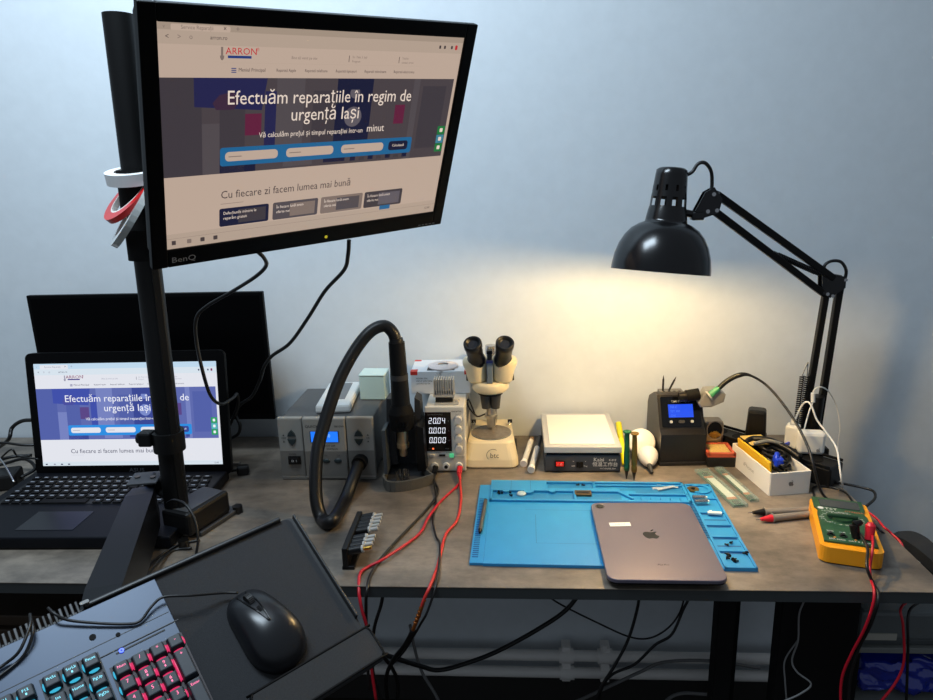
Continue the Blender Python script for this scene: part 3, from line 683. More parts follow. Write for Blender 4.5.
# ------------------------------------------------------------------ bench power supply
ps = thing('power_supply', 'small white bench power supply with three rows of lit digits', 'power supply', (-0.140, 1.355, D))
m_ps = mat('psu_white', (222, 218, 208), 0.4)
mb = MB(); mb.box((0, 0.095, 0.0725), (0.082, 0.185, 0.139), m_ps, 0.003); 
for k in range(9): mb.box((0.0415, 0.06 + k * 0.012, 0.1), (0.0006, 0.006, 0.04), M_grey)
mb.build('housing', ps)
for sx in (-1, 1):
    for yy in (0.02, 0.16):
        mb = MB(); mb.cyl((sx * 0.03, yy, 0), (sx * 0.03, yy, 0.004), 0.006, M_rubber); mb.build('foot', ps)
mb = MB(); mb.box((0, 0.0, 0.0735), (0.083, 0.008, 0.143), m_ps, 0.002); mb.box((0, -0.0042, 0.020), (0.079, 0.0012, 0.033), mat('psu_low', (196, 192, 184), 0.4)); mb.build('front_panel', ps)
mb = MB(); mb.box((-0.014, -0.0045, 0.0905), (0.054, 0.002, 0.086), M_gloss); mb.build('display_window', ps)
E_dig = emi('digit_white', (240, 242, 255), 1.3)
SEG = {'0': 'abcdef', '2': 'abged', '4': 'fgbc', '.': ''}
def digit(mb, ch, x, z, w, h, m):
    def sg(x0, z0, x1, z1): mb.quad(x + x0 + (z0 * .12), z + z0, x + x1 + (z0 * .12), z + z1, 0.0058, m, M=FRONT)
    th = w * 0.16; g = th * .35
    pos = dict(a=(g, h - th, w - g, h), g=(g, h / 2 - th / 2, w - g, h / 2 + th / 2), d=(g, 0, w - g, th), f=(0, h / 2 + g, th, h - g), b=(w - th, h / 2 + g, w, h - g), e=(0, g, th, h / 2 - g), c=(w - th, g, w, h / 2 - g))
    for s_ in SEG[ch]: sg(*pos[s_])
mb = MB()
for row, s_ in enumerate(('20.04', '0.000', '0.000')):
    x = -0.0335; z = 0.109 - row * 0.0215
    for ch in s_:
        if ch == '.': mb.quad(x - 0.0022, z, x - 0.0006, z + 0.0018, 0.0058, E_dig, M=FRONT)
        else: digit(mb, ch, x, z, 0.0060, 0.0125, E_dig); x += 0.0092
for row, s_ in enumerate('VAW'): mb.text(s_, 0.0075, 0.1145 - row * 0.0215, 0.0058, 0.0045, M_grey, M=FRONT)
mb.text('DC POWER SUPPLY', -0.019, 0.1285, 0.0058, 0.0036, M_grey, M=FRONT); mb.text('CV', -0.034, 0.053, 0.0058, 0.0035, M_grey, M=FRONT); mb.text('OUT', 0.003, 0.053, 0.0058, 0.0035, M_grey, M=FRONT)
mb.quad(-0.028, 0.0515, -0.0245, 0.0550, 0.0058, emi('led_orange', (255, 110, 60), 1.5), M=FRONT)
mb.build('digits', ps)
for z in (0.124, 0.103, 0.082, 0.060):
    mb = MB(); mb.cyl((0.028, -0.004, z - .006), (0.028, -0.014, z - .006), 0.0085, mat('knob_grey', (208, 206, 202), 0.35), r1=0.0072, seg=24); mb.cyl((0.028, -0.004, z - .006), (0.028, -0.0048, z - .006), 0.0095, M_lgrey); mb.build('knob', ps)
mb = MB(); mb.text('WANPTEK', 0.025, 0.1345, 0.0045, 0.0045, M_print, M=FRONT); mb.text('VOLTAGE', 0.028, 0.129, 0.0045, 0.0028, M_print, M=FRONT)
mb.text('RECALL', -0.016, 0.0435, 0.0045, 0.003, M_print, M=FRONT); mb.text('OUTPUT', 0.006, 0.0435, 0.0045, 0.003, M_print, M=FRONT); mb.build('panel_print', ps)
mb = MB(); mb.box((-0.03, -0.005, 0.037), (0.01, 0.004, 0.006), M_lgrey, 0.001); mb.build('panel_button', ps)
mb = MB(); mb.box((-0.008, -0.005, 0.038), (0.013, 0.003, 0.004), M_black, 0.0005); mb.build('usb_port', ps)
mb = MB(); mb.box((0.012, -0.006, 0.038), (0.009, 0.005, 0.008), mat('lit_green', (110, 220, 160), 0.4, emit=0.4, ecol=(90, 230, 150)), 0.001); mb.build('output_button', ps)
for x, c in ((-0.024, 'k'), (0.0, 'g'), (0.027, 'r')):
    mb = MB(); mb.cyl((x, -0.004, 0.015), (x, -0.012, 0.015), 0.0075, M_white, seg=20); mb.cyl((x, -0.012, 0.015), (x, -0.0135, 0.015), 0.0038, M_black); mb.build('terminal', ps)
# heat sink block on the supply
hk = thing('heatsink', 'small finned aluminium heatsink on a black clip on top of the power supply', 'heatsink', (-0.143, 1.395, D + 0.1425))
mb = MB(); mb.box((0, 0, 0.007), (0.036, 0.03, 0.012), M_black, 0.002); mb.box((0.006, -0.012, 0.0015), (0.05, 0.03, 0.002), mat('clear_bag', (200, 200, 196), 0.2, alpha=0.45), 0.0005); mb.build('clip', hk)
mb = MB(); mb.box((0, 0, 0.016), (0.044, 0.03, 0.005), M_lgrey)
for k in range(9): mb.box((-0.02 + k * 0.005, 0, 0.034), (0.0017, 0.03, 0.034), mat('fin_alu', (205, 200, 190), 0.35, 0.6))
mb.build('fins', hk)
# carton behind
ct = thing('carton', 'flat white carton with red corners lying across the rear of the power supply', 'box', (-0.156, 1.49, D + 0.1423), math.radians(1))
mb = MB(); mb.box((0, 0, 0.026), (0.130, 0.095, 0.051), mat('carton_white', (214, 218, 222), 0.5), 0.001); mb.build('box_body', ct)
mb = MB()
for x0, x1 in ((-0.0653, -0.050), (0.052, 0.0653)): mb.quad(x0, 0.044, x1, 0.0518, 0.0478, mat('carton_red', (200, 50, 40), 0.5), M=FRONT); mb.quad(x0, -0.0478, x1, -0.03 if x0 < 0 else -0.035, 0.0517, MATS['carton_red'])
mb.quad(-0.0653, 0.036, -0.05, 0.0475, 0.0517, MATS['carton_red'])
for k in range(3): mb.text(('MODEL: 03A', 'INPUT 220V 50Hz', 'OUTPUT 5V 3A')[k], -0.053, 0.036 - k * 0.006, 0.0478, 0.0045, M_print, M=FRONT, align='LEFT')
mb.build('front_print', ct); mb = MB()
mb.text('POWER', -0.045, 0.0, 0.0517, 0.02, M_grey, M=RZ(PI / 2)); mb.quad(-0.03, -0.04, 0.03, 0.01, 0.0516, M_dgrey)
mb.build('top_print', ct)
mb = MB()
for k in range(6): mb.lathe([(0.012 + .0035 * k, 0), (0.0155 + .0035 * k, 0), (0.0155 + .0035 * k, 0.006 - 0.0004 * k), (0.012 + .0035 * k, 0.006 - .0004 * k)], mat('coil_white', (226, 214, 210), 0.5), M=T((-0.156 + 0.004, 1.478, D + 0.1943)), seg=28)
mb.cyl((-0.152, 1.478, D + 0.1943), (-0.152, 1.478, D + 0.1975), 0.012, M_lgrey)
tag(mb.build('cable_coil'), 'round coil of white cable lying on the flat white carton', 'cable coil')
# ------------------------------------------------------------------ stereo microscope
m_sc = mat('scope_cream', (228, 214, 180), 0.35)
mi = thing('microscope', 'cream stereo microscope with black eyepieces on a rounded base', 'microscope', (-0.047, 1.40, D))
mb = MB()
def ring(z, wf, wb, y0, y1, r=0.018):
    pts = []
    for cx, cy, a0 in ((1, 1, 0), (-1, 1, PI / 2), (-1, -1, PI), (1, -1, 1.5 * PI)):
        w = wb if cy > 0 else wf
        ex, ey = cx * (w / 2 - r), (y1 - r if cy > 0 else y0 + r)
        for k in range(6):
            a = a0 + PI / 2 * k / 5; pts.append((ex + r * math.cos(a), ey + r * math.sin(a) - (0.006 * (1 - (ex / (wf / 2)) ** 2) if cy < 0 else 0), z))
    return pts
R_ = [ring(0.0, .112, .098, -.028, .13), ring(0.004, .117, .10, -.031, .132), ring(0.018, .115, .098, -.028, .13), ring(0.05, .100, .088, -.012, .125), ring(0.054, .094, .083, -.006, .12, .016)]
vs = [p for r in R_ for p in r]; n_ = len(R_[0])
fs = [(i * n_ + k, i * n_ + (k + 1) % n_, (i + 1) * n_ + (k + 1) % n_, (i + 1) * n_ + k) for i in range(4) for k in range(n_)] + [tuple(range(4 * n_, 5 * n_)), tuple(reversed(range(n_)))]
mb.add(vs, fs, m_sc); mb.build('base', mi)
mb = MB(); mb.M = T((0, 0, 0.0)); mb.add([(x * 1.01, y * 1.01, z - 0.0) for x, y, z in ring(0.0003, .114, .10, -.029, .131)], [tuple(range(n_))], M_black)
mb.box((0, 0.05, 0.003), (0.113, 0.15, 0.004), M_black, 0.001); mb.build('rubber_plinth', mi)
mb = MB(); mb.cyl((0, 0.036, 0.054), (0, 0.036, 0.0562), 0.044, M_grey, seg=40); mb.cyl((0, 0.036, 0.0562), (0, 0.036, 0.0568), 0.042, mat('stage_glass', (128, 118, 104), 0.25, noise=.3, nscale=120), seg=40); mb.build('stage_plate', mi)
F2 = T((0.002, -0.0295, 0.030)) @ RX(PI / 2 - 0.46)
mb = MB(); mb.text('btc', 0.006, -0.002, 0.0006, 0.015, M_print, M=F2)
arc = [(0.003 + 0.0135 * math.cos(a), -0.001 + 0.0125 * math.sin(a), 0.0006) for a in [1.0 + k * 0.26 for k in range(12)]]
mb.tube(arc, 0.0006, M_print, seg=5, n=2, M=F2); mb.build('maker_logo', mi)
for s in (-1, 1):
    mb = MB(); mb.tube([(0.038 * s, 0.088, 0.055), (0.041 * s, 0.086, 0.0625), (0.038 * s, 0.070, 0.0605)], 0.0016, M_steel, seg=8); mb.cyl((0.036 * s, 0.087, 0.062), (0.046 * s, 0.087, 0.062), 0.004, M_black); mb.build('stage_clip', mi)
mb = MB(); mb.cyl((0, 0.105, 0.054), (0, 0.105, 0.235), 0.012, M_steel, seg=24); mb.build('column', mi)
mb = MB(); mb.box((0, 0.085, 0.165), (0.046, 0.05, 0.05), m_sc, 0.006); mb.build('focus_block', mi)
for s in (-1, 1):
    mb = MB(); mb.cyl((0.022 * s, 0.09, 0.165), (0.041 * s, 0.09, 0.165), 0.0145, M_black, seg=24); mb.build('focus_knob', mi)
mb = MB(); mb.cyl((0, 0.036, 0.146), (0, 0.036, 0.154), 0.027, M_black, seg=28); 
for s in (-1, 1): mb.cyl((0.011 * s, 0.036, 0.147), (0.010 * s, 0.036, 0.112), 0.0125, M_dgrey, r1=0.0095, seg=22)
mb.build('objectives', mi)
mb = MB(); mb.cyl((0, 0.045, 0.112), (0, 0.05, 0.066), 0.010, mat('chrome_worn', (190, 186, 176), 0.3, 0.8), seg=20); mb.cyl((0, 0.047, 0.095), (0, 0.048, 0.088), 0.014, MATS['chrome_worn'], seg=20); mb.build('light_tube', mi)
mb = MB(); mb.lathe([(0.0, 0.153), (0.034, 0.153), (0.039, 0.158), (0.0395, 0.171), (0.036, 0.176), (0, 0.176)], m_sc, M=T((0, 0.036, 0)), seg=36); mb.build('body', mi)
def lobe(s):
    b = MB(); M0 = T((0.0265 * s, 0.030, 0.176)) @ RY(0.10 * s)
    b.lathe([(0, 0), (0.0185, 0), (0.021, 0.004), (0.0235, 0.026), (0.0275, 0.040), (0.0275, 0.047), (0.024, 0.053), (0, 0.055)], m_sc, M=M0, seg=30)
    b.cyl((0.047 * s, 0.03, 0.19), (0.0475 * s, 0.03, 0.177), 0.004, M_black)
    return b
for s in (-1, 1): lobe(s).build('prism_housing', mi)
mb = MB(); mb.box((0, 0.022, 0.199), (0.013, 0.036, 0.045), mat('blue_grey', (104, 118, 134), 0.4), 0.002); mb.box((0, 0.016, 0.2225), (0.014, 0.02, 0.006), mat('deep_blue', (50, 60, 130), 0.4), 0.001)
mb.box((0, 0.018, 0.243), (0.012, 0.014, 0.008), M_black, 0.001); mb.cyl((0, 0.02, 0.225), (0, 0.02, 0.243), 0.005, M_dgrey); mb.build('bridge', mi)
for s in (-1, 1):
    a = Vector((0.0275 * s, 0.022, 0.222)); e = Vector((0.0335 * s, -0.016, 0.272)); d = (e - a).normalized(); L = (e - a).length
    B = basis(a, d)
    mb = MB(); mb.lathe([(0, 0), (0.0205, 0), (0.0185, 0.012), (0.0165, 0.02), (0.0175, 0.03), (0.0178, L - 0.016), (0.0192, L - 0.014), (0.0192, L - .002), (0.0175, L), (0.0145, L), (0.013, L - 0.004), (0.010, L - 0.006)], M_rubber, M=B, seg=32)
    ep = mb.build('eyepiece', mi)
    mb = MB(); mb.cyl((0, 0, L - 0.0085), (0, 0, L - 0.006), 0.0125, mat('lens_glass', (30, 32, 40), 0.05, coat=1.0), M=B, seg=24); mb.build('lens', ep)
mb = MB(); mb.tube([(-0.012, 0.03, 0.100), (-0.03, 0.03, 0.095), (-0.046, 0.032, 0.112), (-0.052, 0.034, 0.128), (-0.046, 0.036, 0.128), (-0.036, 0.036, 0.10), (-0.03, 0.04, 0.09)], 0.0017, M_cable, seg=8); mb.build('lamp_lead', mi)

# ------------------------------------------------------------------ syringes between microscope and heating plate
def syringe(label, a, b_, r, cap, dark=False):
    a, b_ = Vector(a), Vector(b_); d = (b_ - a).normalized(); L = (b_ - a).length
    t = thing('syringe', label, 'syringe', M=basis(a, d, (1, 0, 0)))
    mb = MB(); mb.cyl((0, 0, 0.012), (0, 0, L), r, mat('syringe_clear' + str(dark), (226, 226, 220), 0.15, alpha=0.8), seg=20); mb.build('barrel', t)
    mb = MB(); mb.cyl((0, 0, 0), (0, 0, 0.006), r * 1.25, M_white, seg=20); mb.cyl((0, 0, 0.006), (0, 0, 0.013), r * 1.05, M_white, seg=20); mb.build('end_cap', t)
    mb = MB(); mb.cyl((0, 0, L), (0, 0, L + cap[1]), r * 1.12, cap[0], r1=r * 0.9, seg=20); mb.build('plunger', t)
zc = 0.011
syringe('white syringe with brown tip lying between microscope and heating plate', G(523.5, 464, .010), V(531, 441, 1.47), 0.0062, (mat('brown_tip', (120, 88, 50), 0.4), 0.012))
syringe('clear syringe with dark barrel end lying against the side of the heating plate', G(531, 470, .010), V(537, 448, 1.43), 0.0062, (M_dgrey, 0.05), True)

# ------------------------------------------------------------------ heating plate
hp_ = thing('heating_plate', 'square heating plate with pale top and dark blue-grey control base', 'heating plate', (0.1435, 1.345, D), math.radians(-0.5))
m_hb = mat('plate_base', (52, 58, 68), 0.45)
mb = MB(); mb.box((0, 0.10, 0.0205), (0.156, 0.196, 0.036), m_hb, 0.002); mb.build('base', hp_)
mb = MB(); mb.box((0, 0.10, 0.0415), (0.148, 0.19, 0.008), M_black); mb.build('gap_spacer', hp_)
mb = MB(); mb.box((0, 0.10, 0.0515), (0.158, 0.202, 0.0135), mat('plate_rim', (196, 194, 190), 0.35, 0.3), 0.0015); mb.build('plate', hp_)
mb = MB(); mb.rbox((0.0, 0.10, 0.0590), (0.134, 0.174, 0.0018), 0.003, mat('plate_top', (236, 232, 220), 0.5)); mb.build('top_sheet', hp_)
for x in (-.06, .06):
    for y in (.02, .17):
        mb = MB(); mb.cyl((x, y, 0), (x, y, 0.004), 0.007, M_rubber); mb.build('foot', hp_)
mb = MB(); mb.box((-0.047, -0.0005, 0.0215), (0.021, 0.005, 0.0135), M_black, 0.001); mb.box((-0.047, -0.003, 0.0215), (0.016, 0.004, 0.0095), mat('switch_red', (210, 30, 24), 0.3, emit=0.25), 0.001)
mb.text('I  O', -0.047, 0.0215, 0.0053, 0.006, M_printw, M=FRONT); mb.build('power_switch', hp_)
mb = MB(); mb.box((-0.006, 0.0015, 0.018), (0.014, 0.002, 0.012), M_black); mb.box((-0.006, -0.001, 0.0185), (0.0045, 0.005, 0.012), M_black, 0.001); mb.build('dial', hp_)
mb = MB(); 
mb.text('Kaisi', 0.033, 0.0292, 0.0006, 0.0115, M_printw, M=T((0, 0.0015, 0)) @ FRONT, sx=1.0, shear=0.0); mb.text('K-818', 0.061, 0.0285, 0.0006, 0.006, M_printw, M=T((0, 0.0015, 0)) @ FRONT)
mb.text('恒温工作台', 0.046, 0.0185, 0.0006, 0.0105, M_printw, M=T((0, 0.0015, 0)) @ FRONT)
mb.text('PTC HEATER 220V', 0.052, 0.0095, 0.0006, 0.004, M_printw, M=T((0, 0.0015, 0)) @ FRONT)
for s, x in (('OFF', -0.019), ('Tmp', 0.006)): mb.text(s, x, 0.015, 0.0006, 0.0045, M_printw, M=T((0, 0.0015, 0)) @ FRONT); mb.text('°', x, 0.0235, 0.0006, 0.008, M_printw, M=T((0, 0.0015, 0)) @ FRONT)
mb.build('panel_print', hp_)

# ------------------------------------------------------------------ the blue silicone mat
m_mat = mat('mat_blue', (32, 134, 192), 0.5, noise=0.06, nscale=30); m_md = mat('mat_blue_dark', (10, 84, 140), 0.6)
MX = T((0.1559, 1.1388, D)) @ RZ(-0.0214)
ma = thing('repair_mat', 'bright blue silicone repair mat with moulded trays on the desk', 'mat', M=MX)
Wm, Hm = 0.45, 0.300
zt = 0.0085                   # top of the raised rims
def seg_box(mb, x0, y0, x1, y1, z0, z1, m=m_mat, bev=0.0006): mb.box(((x0 + x1) / 2, (y0 + y1) / 2, (z0 + z1) / 2), (x1 - x0, y1 - y0, z1 - z0), m, bev)
mb = MB(); L, R_e, Bt, Tp = -Wm / 2, Wm / 2, -Hm / 2, Hm / 2
seg_box(mb, L + .022, Bt, R_e - .05, Tp, 0, 0.004); seg_box(mb, L + 0.022, Bt, R_e - .055, Bt + 0.20, 0.004, 0.0055)
mb.build('base_sheet', ma)
mb = MB()   # low left strip with a comb of grooves
seg_box(mb, L, Bt + 0.002, L + .022, Tp - .014, 0, 0.005)
for k in range(34): mb.box((L + .008, Bt + 0.02 + k * 0.0062, 0.0052), (0.010, 0.0024, 0.0008), m_md)
mb.build('left_strip', ma)
mb = MB()   # back trays
xb0, xb1 = L + .022, R_e - .052
def rim(mb, x0, y0, x1, y1, z1=zt): seg_box(mb, x0, y0, x1, y1, 0.0035, z1)
rim(mb, xb0, Tp - .006, xb1, Tp); rim(mb, xb0, Tp - .085, xb0 + .005, Tp); rim(mb, xb1 - .005, Tp - .085, xb1, Tp); rim(mb, xb0, Tp - .085, xb1, Tp - .079)
rim(mb, xb0, Tp - .045, xb0 + .11, Tp - .0, 0.0092)
rim(mb, xb0 + .108, Tp - .045, xb0 + .25, Tp - .033, .0088); rim(mb, xb0 + .20, Tp - .033, xb0 + .205, Tp)
rim(mb, xb0 + .20, Tp - .018, xb1, Tp - .014); rim(mb, xb0 + .16, Tp - .08, xb0 + .165, Tp - .04)
rim(mb, xb0 + .265, Tp - .055, xb1, Tp - .050)
mb.box((xb0 + .258, Tp - .056, .006), (0.04, 0.005, 0.005), m_mat, 0.0005, M=T((0, 0, 0)) @ T((xb0 + .258, Tp - .056, 0)) @ RZ(-0.9) @ T((-xb0 - .258, -Tp + .056, 0)))
for k in range(5): rim(mb, xb0 + .285 + k * .018, Tp - .079, xb0 + .289 + k * .018, Tp - .066)
for x, w_ in ((xb0 + .03, .012), (xb0 + .075, .02), (xb0 + .12, .012)): mb.cyl((x, Tp - .045, 0.0035), (x, Tp - .045, .0090), w_ / 2, m_mat, seg=16)
for x in (xb0 + .04, xb0 + .078): mb.box((x, Tp - .022, .0092), (0.0008, 0.04, 0.0004), m_md)
mb.build('back_trays', ma)
mb = MB()   # recess shade painted as darker blue on tray floors, plus groove lines
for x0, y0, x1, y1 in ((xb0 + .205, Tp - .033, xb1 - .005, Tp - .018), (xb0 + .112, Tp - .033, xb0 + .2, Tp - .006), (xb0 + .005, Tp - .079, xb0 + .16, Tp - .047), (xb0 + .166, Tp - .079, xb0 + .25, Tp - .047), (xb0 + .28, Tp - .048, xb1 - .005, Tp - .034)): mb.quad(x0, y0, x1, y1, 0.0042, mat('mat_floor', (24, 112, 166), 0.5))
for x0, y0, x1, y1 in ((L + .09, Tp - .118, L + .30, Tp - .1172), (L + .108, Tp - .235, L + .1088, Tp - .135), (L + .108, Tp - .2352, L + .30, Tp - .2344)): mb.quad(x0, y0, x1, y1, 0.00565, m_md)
mb.build('shade_and_grooves', ma)
mb = MB()   # right strip of compartments
xs0, xs1 = R_e - .050, R_e
seg_box(mb, xs0, Bt, xs1, Tp - .004, 0, 0.004)
rim(mb, xs0, Bt, xs0 + .004, Tp - .004, .007); rim(mb, xs1 - .004, Bt, xs1, Tp - .004, .007); rim(mb, xs0, Tp - .008, xs1, Tp - .004, .007); rim(mb, xs0, Bt, xs1, Bt + .004, .007)
for y in (.05, .095, .135, .18, .235): mb.box(((xs0 + xs1) / 2, Bt + y, 0.0055), (.044, .004, .003), m_mat, .0005)
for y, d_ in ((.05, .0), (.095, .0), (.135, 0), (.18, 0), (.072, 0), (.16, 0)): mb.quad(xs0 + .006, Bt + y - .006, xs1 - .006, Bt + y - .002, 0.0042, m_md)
mb.lathe([(0.013, 0.004), (0.013, 0.007), (0.019, 0.007), (0.019, 0.004)], m_mat, M=T(((xs0 + xs1) / 2 + .003, Tp - .025, 0)), seg=28, smooth=False)
for k in range(22): mb.box((xs0 - .004, Tp - .09 - k * 0.0056, 0.0062), (.008, .002, .0012), m_md)
mb.build('right_compartments', ma)

# things lying on the mat
def on_mat(px, py, z=0.0045): return G(px, py, z)
p = on_mat(483, 518); t = thing('metal_rod', 'slim grey metal rod lying in the groove of the mat left strip', 'rod', (p.x, p.y, D + .0059), math.radians(-3))
mb = MB(); mb.cyl((0, -0.053, 0.0042), (0, 0.056, 0.0042), 0.0036, mat('rod_grey', (108, 104, 98), 0.35, .7), seg=16); mb.build('shaft', t)
mb = MB(); mb.cyl((0, -0.062, 0.0042), (0, -0.053, 0.0042), 0.002, M_black, r1=.0036, seg=14); mb.cyl((0, .056, .0042), (0, .06, .0042), .0032, M_black); mb.build('tip', t)
p = on_mat(583, 494.5); t = thing('chip_module', 'small bronze rectangular metal module in the back tray of the mat', 'module', (p.x, p.y, D + .0045), -0.03)
mb = MB(); mb.box((0, 0, .0025), (.032, .018, .005), mat('bronze', (106, 88, 62), 0.4, .7), .0008); mb.build('shield', t); mb = MB(); mb.box((0, -.001, .0052), (.026, .008, .0006), M_dsteel); mb.build('plate', t)
p = on_mat(521.5, 494.5); mb = MB(); mb.lathe([(0, 0), (.009, 0), (.0095, .003), (.007, .0045), (0, .0045)], mat('clear_lens', (180, 205, 215), 0.1, alpha=.75), M=T((p.x, p.y, D + .0045)), seg=20); tag(mb.build('clear_lens'), 'small clear round lens in the back tray of the mat', 'lens')
def screw(px, py, g, lab, r=.0022, z=.0045):
    p = on_mat(px, py); mb = MB(); a = random.uniform(0, 6)
    d = Vector((math.cos(a), math.sin(a), 0)) * .004
    mb.cyl(p + Vector((0, 0, .0018)) - d, p + Vector((0, 0, .0018)) + d * .2, .0013, M_black, seg=8); mb.cyl(p + Vector((0, 0, .0022)) + d * .2, p + Vector((0, 0, .0022)) + d * .6, r, M_black, seg=10)
    o = mb.build('screw'); tag(o, lab, 'screw', g)
random.seed(5)
for px, py in ((495.5, 491.5), (499, 492), (502, 493.5), (499, 494)): screw(px, py, 'black screws in the back corner tray', 'tiny black screw in the back corner tray of the blue mat')
for px, py in ((510.5, 493), (511, 496)): screw(px, py, 'black screws beside the clear lens', 'tiny black screw beside the clear lens on the blue mat')
for px, py in ((578, 485.5), (583, 485.7)): screw(px, py, 'screws in the long tray', 'tiny dark screw in the long narrow back tray of the mat')
for px, py in ((727, 545.5), (731, 543.5)): screw(px, py, 'screws in the small compartment', 'tiny black screw in the middle right compartment of the mat')
for px, py in ((727, 555), (729, 557), (727.5, 559), (733, 561), (736, 562), (734, 560), (745, 554), (747, 554.5)): screw(px, py, 'black screws in the near right compartment', 'tiny black screw in the nearest right compartment of the blue mat', .0028)
p = on_mat(693, 490); t = thing('metal_disc', 'small brass and black round part in the circular mat hollow', 'disc', (p.x, p.y, D + .0045))
mb = MB(); mb.lathe([(.004, 0), (.011, 0), (.011, .003), (.004, .003)], mat('disc_bronze', (120, 100, 60), .35, .7), seg=22, smooth=False); mb.build('ring', t); mb = MB(); mb.cyl((0, 0, 0), (0, 0, .004), .0035, M_black); mb.build('hub', t)
for i, (px, py, lab) in enumerate(((699, 497.5, 'short chrome cylinder lying on the mat right strip, the farther one'), (701, 501.5, 'short chrome cylinder lying on the mat right strip, the nearer one'))):
    p = on_mat(px, py, .011); t = thing('steel_cylinder', lab, 'cylinder', (p.x, p.y, D + .0072), 0.06 if i else 0.02)
    mb = MB(); mb.cyl((-.0115, 0, .004), (.0115, 0, .004), .004, M_steel, seg=16); mb.build('barrel', t); mb = MB(); mb.cyl((.0115, 0, .004), (.015, 0, .004), .0025, M_white, seg=12); mb.build('stub', t)
p = on_mat(714.5, 515.5); t = thing('white_connector', 'small white plastic connector lying in the mat right strip', 'connector', (p.x, p.y, D + .0072), -0.12)
mb = MB(); mb.box((0, 0, .0022), (.024, .007, .0044), M_white, .001); mb.build('housing', t); mb = MB(); mb.box((-.006, .006, .0018), (.005, .005, .003), M_white, .0006); mb.build('tab', t)
p = on_mat(665, 488.5)
for i, (dx, dy, a, lab) in enumerate(((-.005, .002, .15, 'thin clear plastic strip in the mat back tray, under the others'), (.006, .005, -.2, 'short clear plastic strip in the mat back tray, farthest back'), (.001, -.004, .4, 'clear plastic strip lying slanted in the mat back tray, nearest'))):
    mb = MB(); mb.box((0, 0, 0), (.04, .007, .0012), mat('clear_plastic', (190, 200, 205), .12, alpha=.6), .0004, M=T((p.x + dx, p.y + dy, D + .0052 + .0014 * i)) @ RZ(a)); tag(mb.build('plastic_strip'), lab, 'plastic strip')

# ------------------------------------------------------------------ tablet
TBX = T((0.2293, 1.0557, D + 0.0098)) @ RZ(-0.004)
ta = thing('tablet', 'space grey tablet lying face down on the blue mat with its dark logo up', 'tablet', M=TBX)
m_al = mat('space_grey', (106, 101, 115), 0.36, 0.45, noise=.03, nscale=400)
mb = MB(); mb.prism(rrect(.1785, .2476, .0165, 8), .0022, .0078, m_al, bev=.0012); mb.build('back_shell', ta)
mb = MB(); mb.prism(rrect(.1785, .2476, .0165, 8), .0, .0024, M_gloss); mb.build('glass_front', ta)
mb = MB(); mb.poly([(-.0735 + .0085 * math.cos(a), .108 + .0085 * math.sin(a)) for a in [k * PI / 12 for k in range(24)]], .0080, M_dgrey); mb.cyl((-.0735, .108, .0078), (-.0735, .108, .0092), .006, M_gloss, seg=24); mb.build('camera', ta)
# emblem: bitten apple with a leaf
def bez(pts, n=8):
    out = []
    for i in range(0, len(pts) - 1, 3):
        p0, p1, p2, p3 = [Vector(q + (0,)) if len(q) == 2 else q for q in pts[i:i + 4]]
        for k in range(n):
            t_ = k / n; out.append((p0 * (1 - t_) ** 3 + p1 * 3 * t_ * (1 - t_) ** 2 + p2 * 3 * t_ * t_ * (1 - t_) + p3 * t_ ** 3).to_2d())
    return [tuple(p) for p in out]
APP = [(0, .28), (-.12, .28), (-.22, .36), (-.36, .36), (-.60, .36), (-.74, .14), (-.74, -.10), (-.74, -.44), (-.50, -.84), (-.28, -.84), (-.16, -.84), (-.12, -.77), (0, -.77), (.12, -.77), (.17, -.84), (.29, -.84), (.48, -.84), (.62, -.54), (.68, -.38), (.46, -.28), (.40, -.12), (.40, .02), (.40, .16), (.48, .26), (.60, .32), (.50, .40), (.40, .36), (.34, .36), (.22, .36), (.12, .28), (0, .28)]
LEAF = [(.02, .42), (.02, .60), (.16, .76), (.34, .80), (.36, .60), (.20, .44), (.02, .42)]
def emblem(mb, x, y, z, s, m, M=None):
    for sh in (APP, LEAF):
        b = bmesh.new(); vs = [b.verts.new((x + px * s, y + py * s, z)) for px, py in bez(sh)]; f = b.faces.new(vs); f.normal_update()
        if f.normal.z < 0: f.normal_flip()
        bmesh.ops.triangulate(b, faces=[f]); mb.merge(b, m, M)
m_em = mat('emblem_dark', (26, 26, 30), .15, .5)
mb = MB(); emblem(mb, 0, .012, .00785, .0185, m_em); mb.build('emblem', ta)
mb = MB(); mb.text('iPad Pro', 0.001, -.082, .00785, .0052, m_em); mb.build('lettering', ta)
st_ = MB(); p = G(620, 524, .0185); st_.box((0, 0, 0), (.036, .0125, .0003), M_white, M=T((p.x, p.y, D + .0179)) @ RZ(.05)); st_.text('2406-118', 0, 0, .0003, .0045, M_grey, M=T((p.x, p.y, D + .0179)) @ RZ(.05)); tag(st_.build('paper_label'), 'small white paper label stuck on the tablet back', 'label')

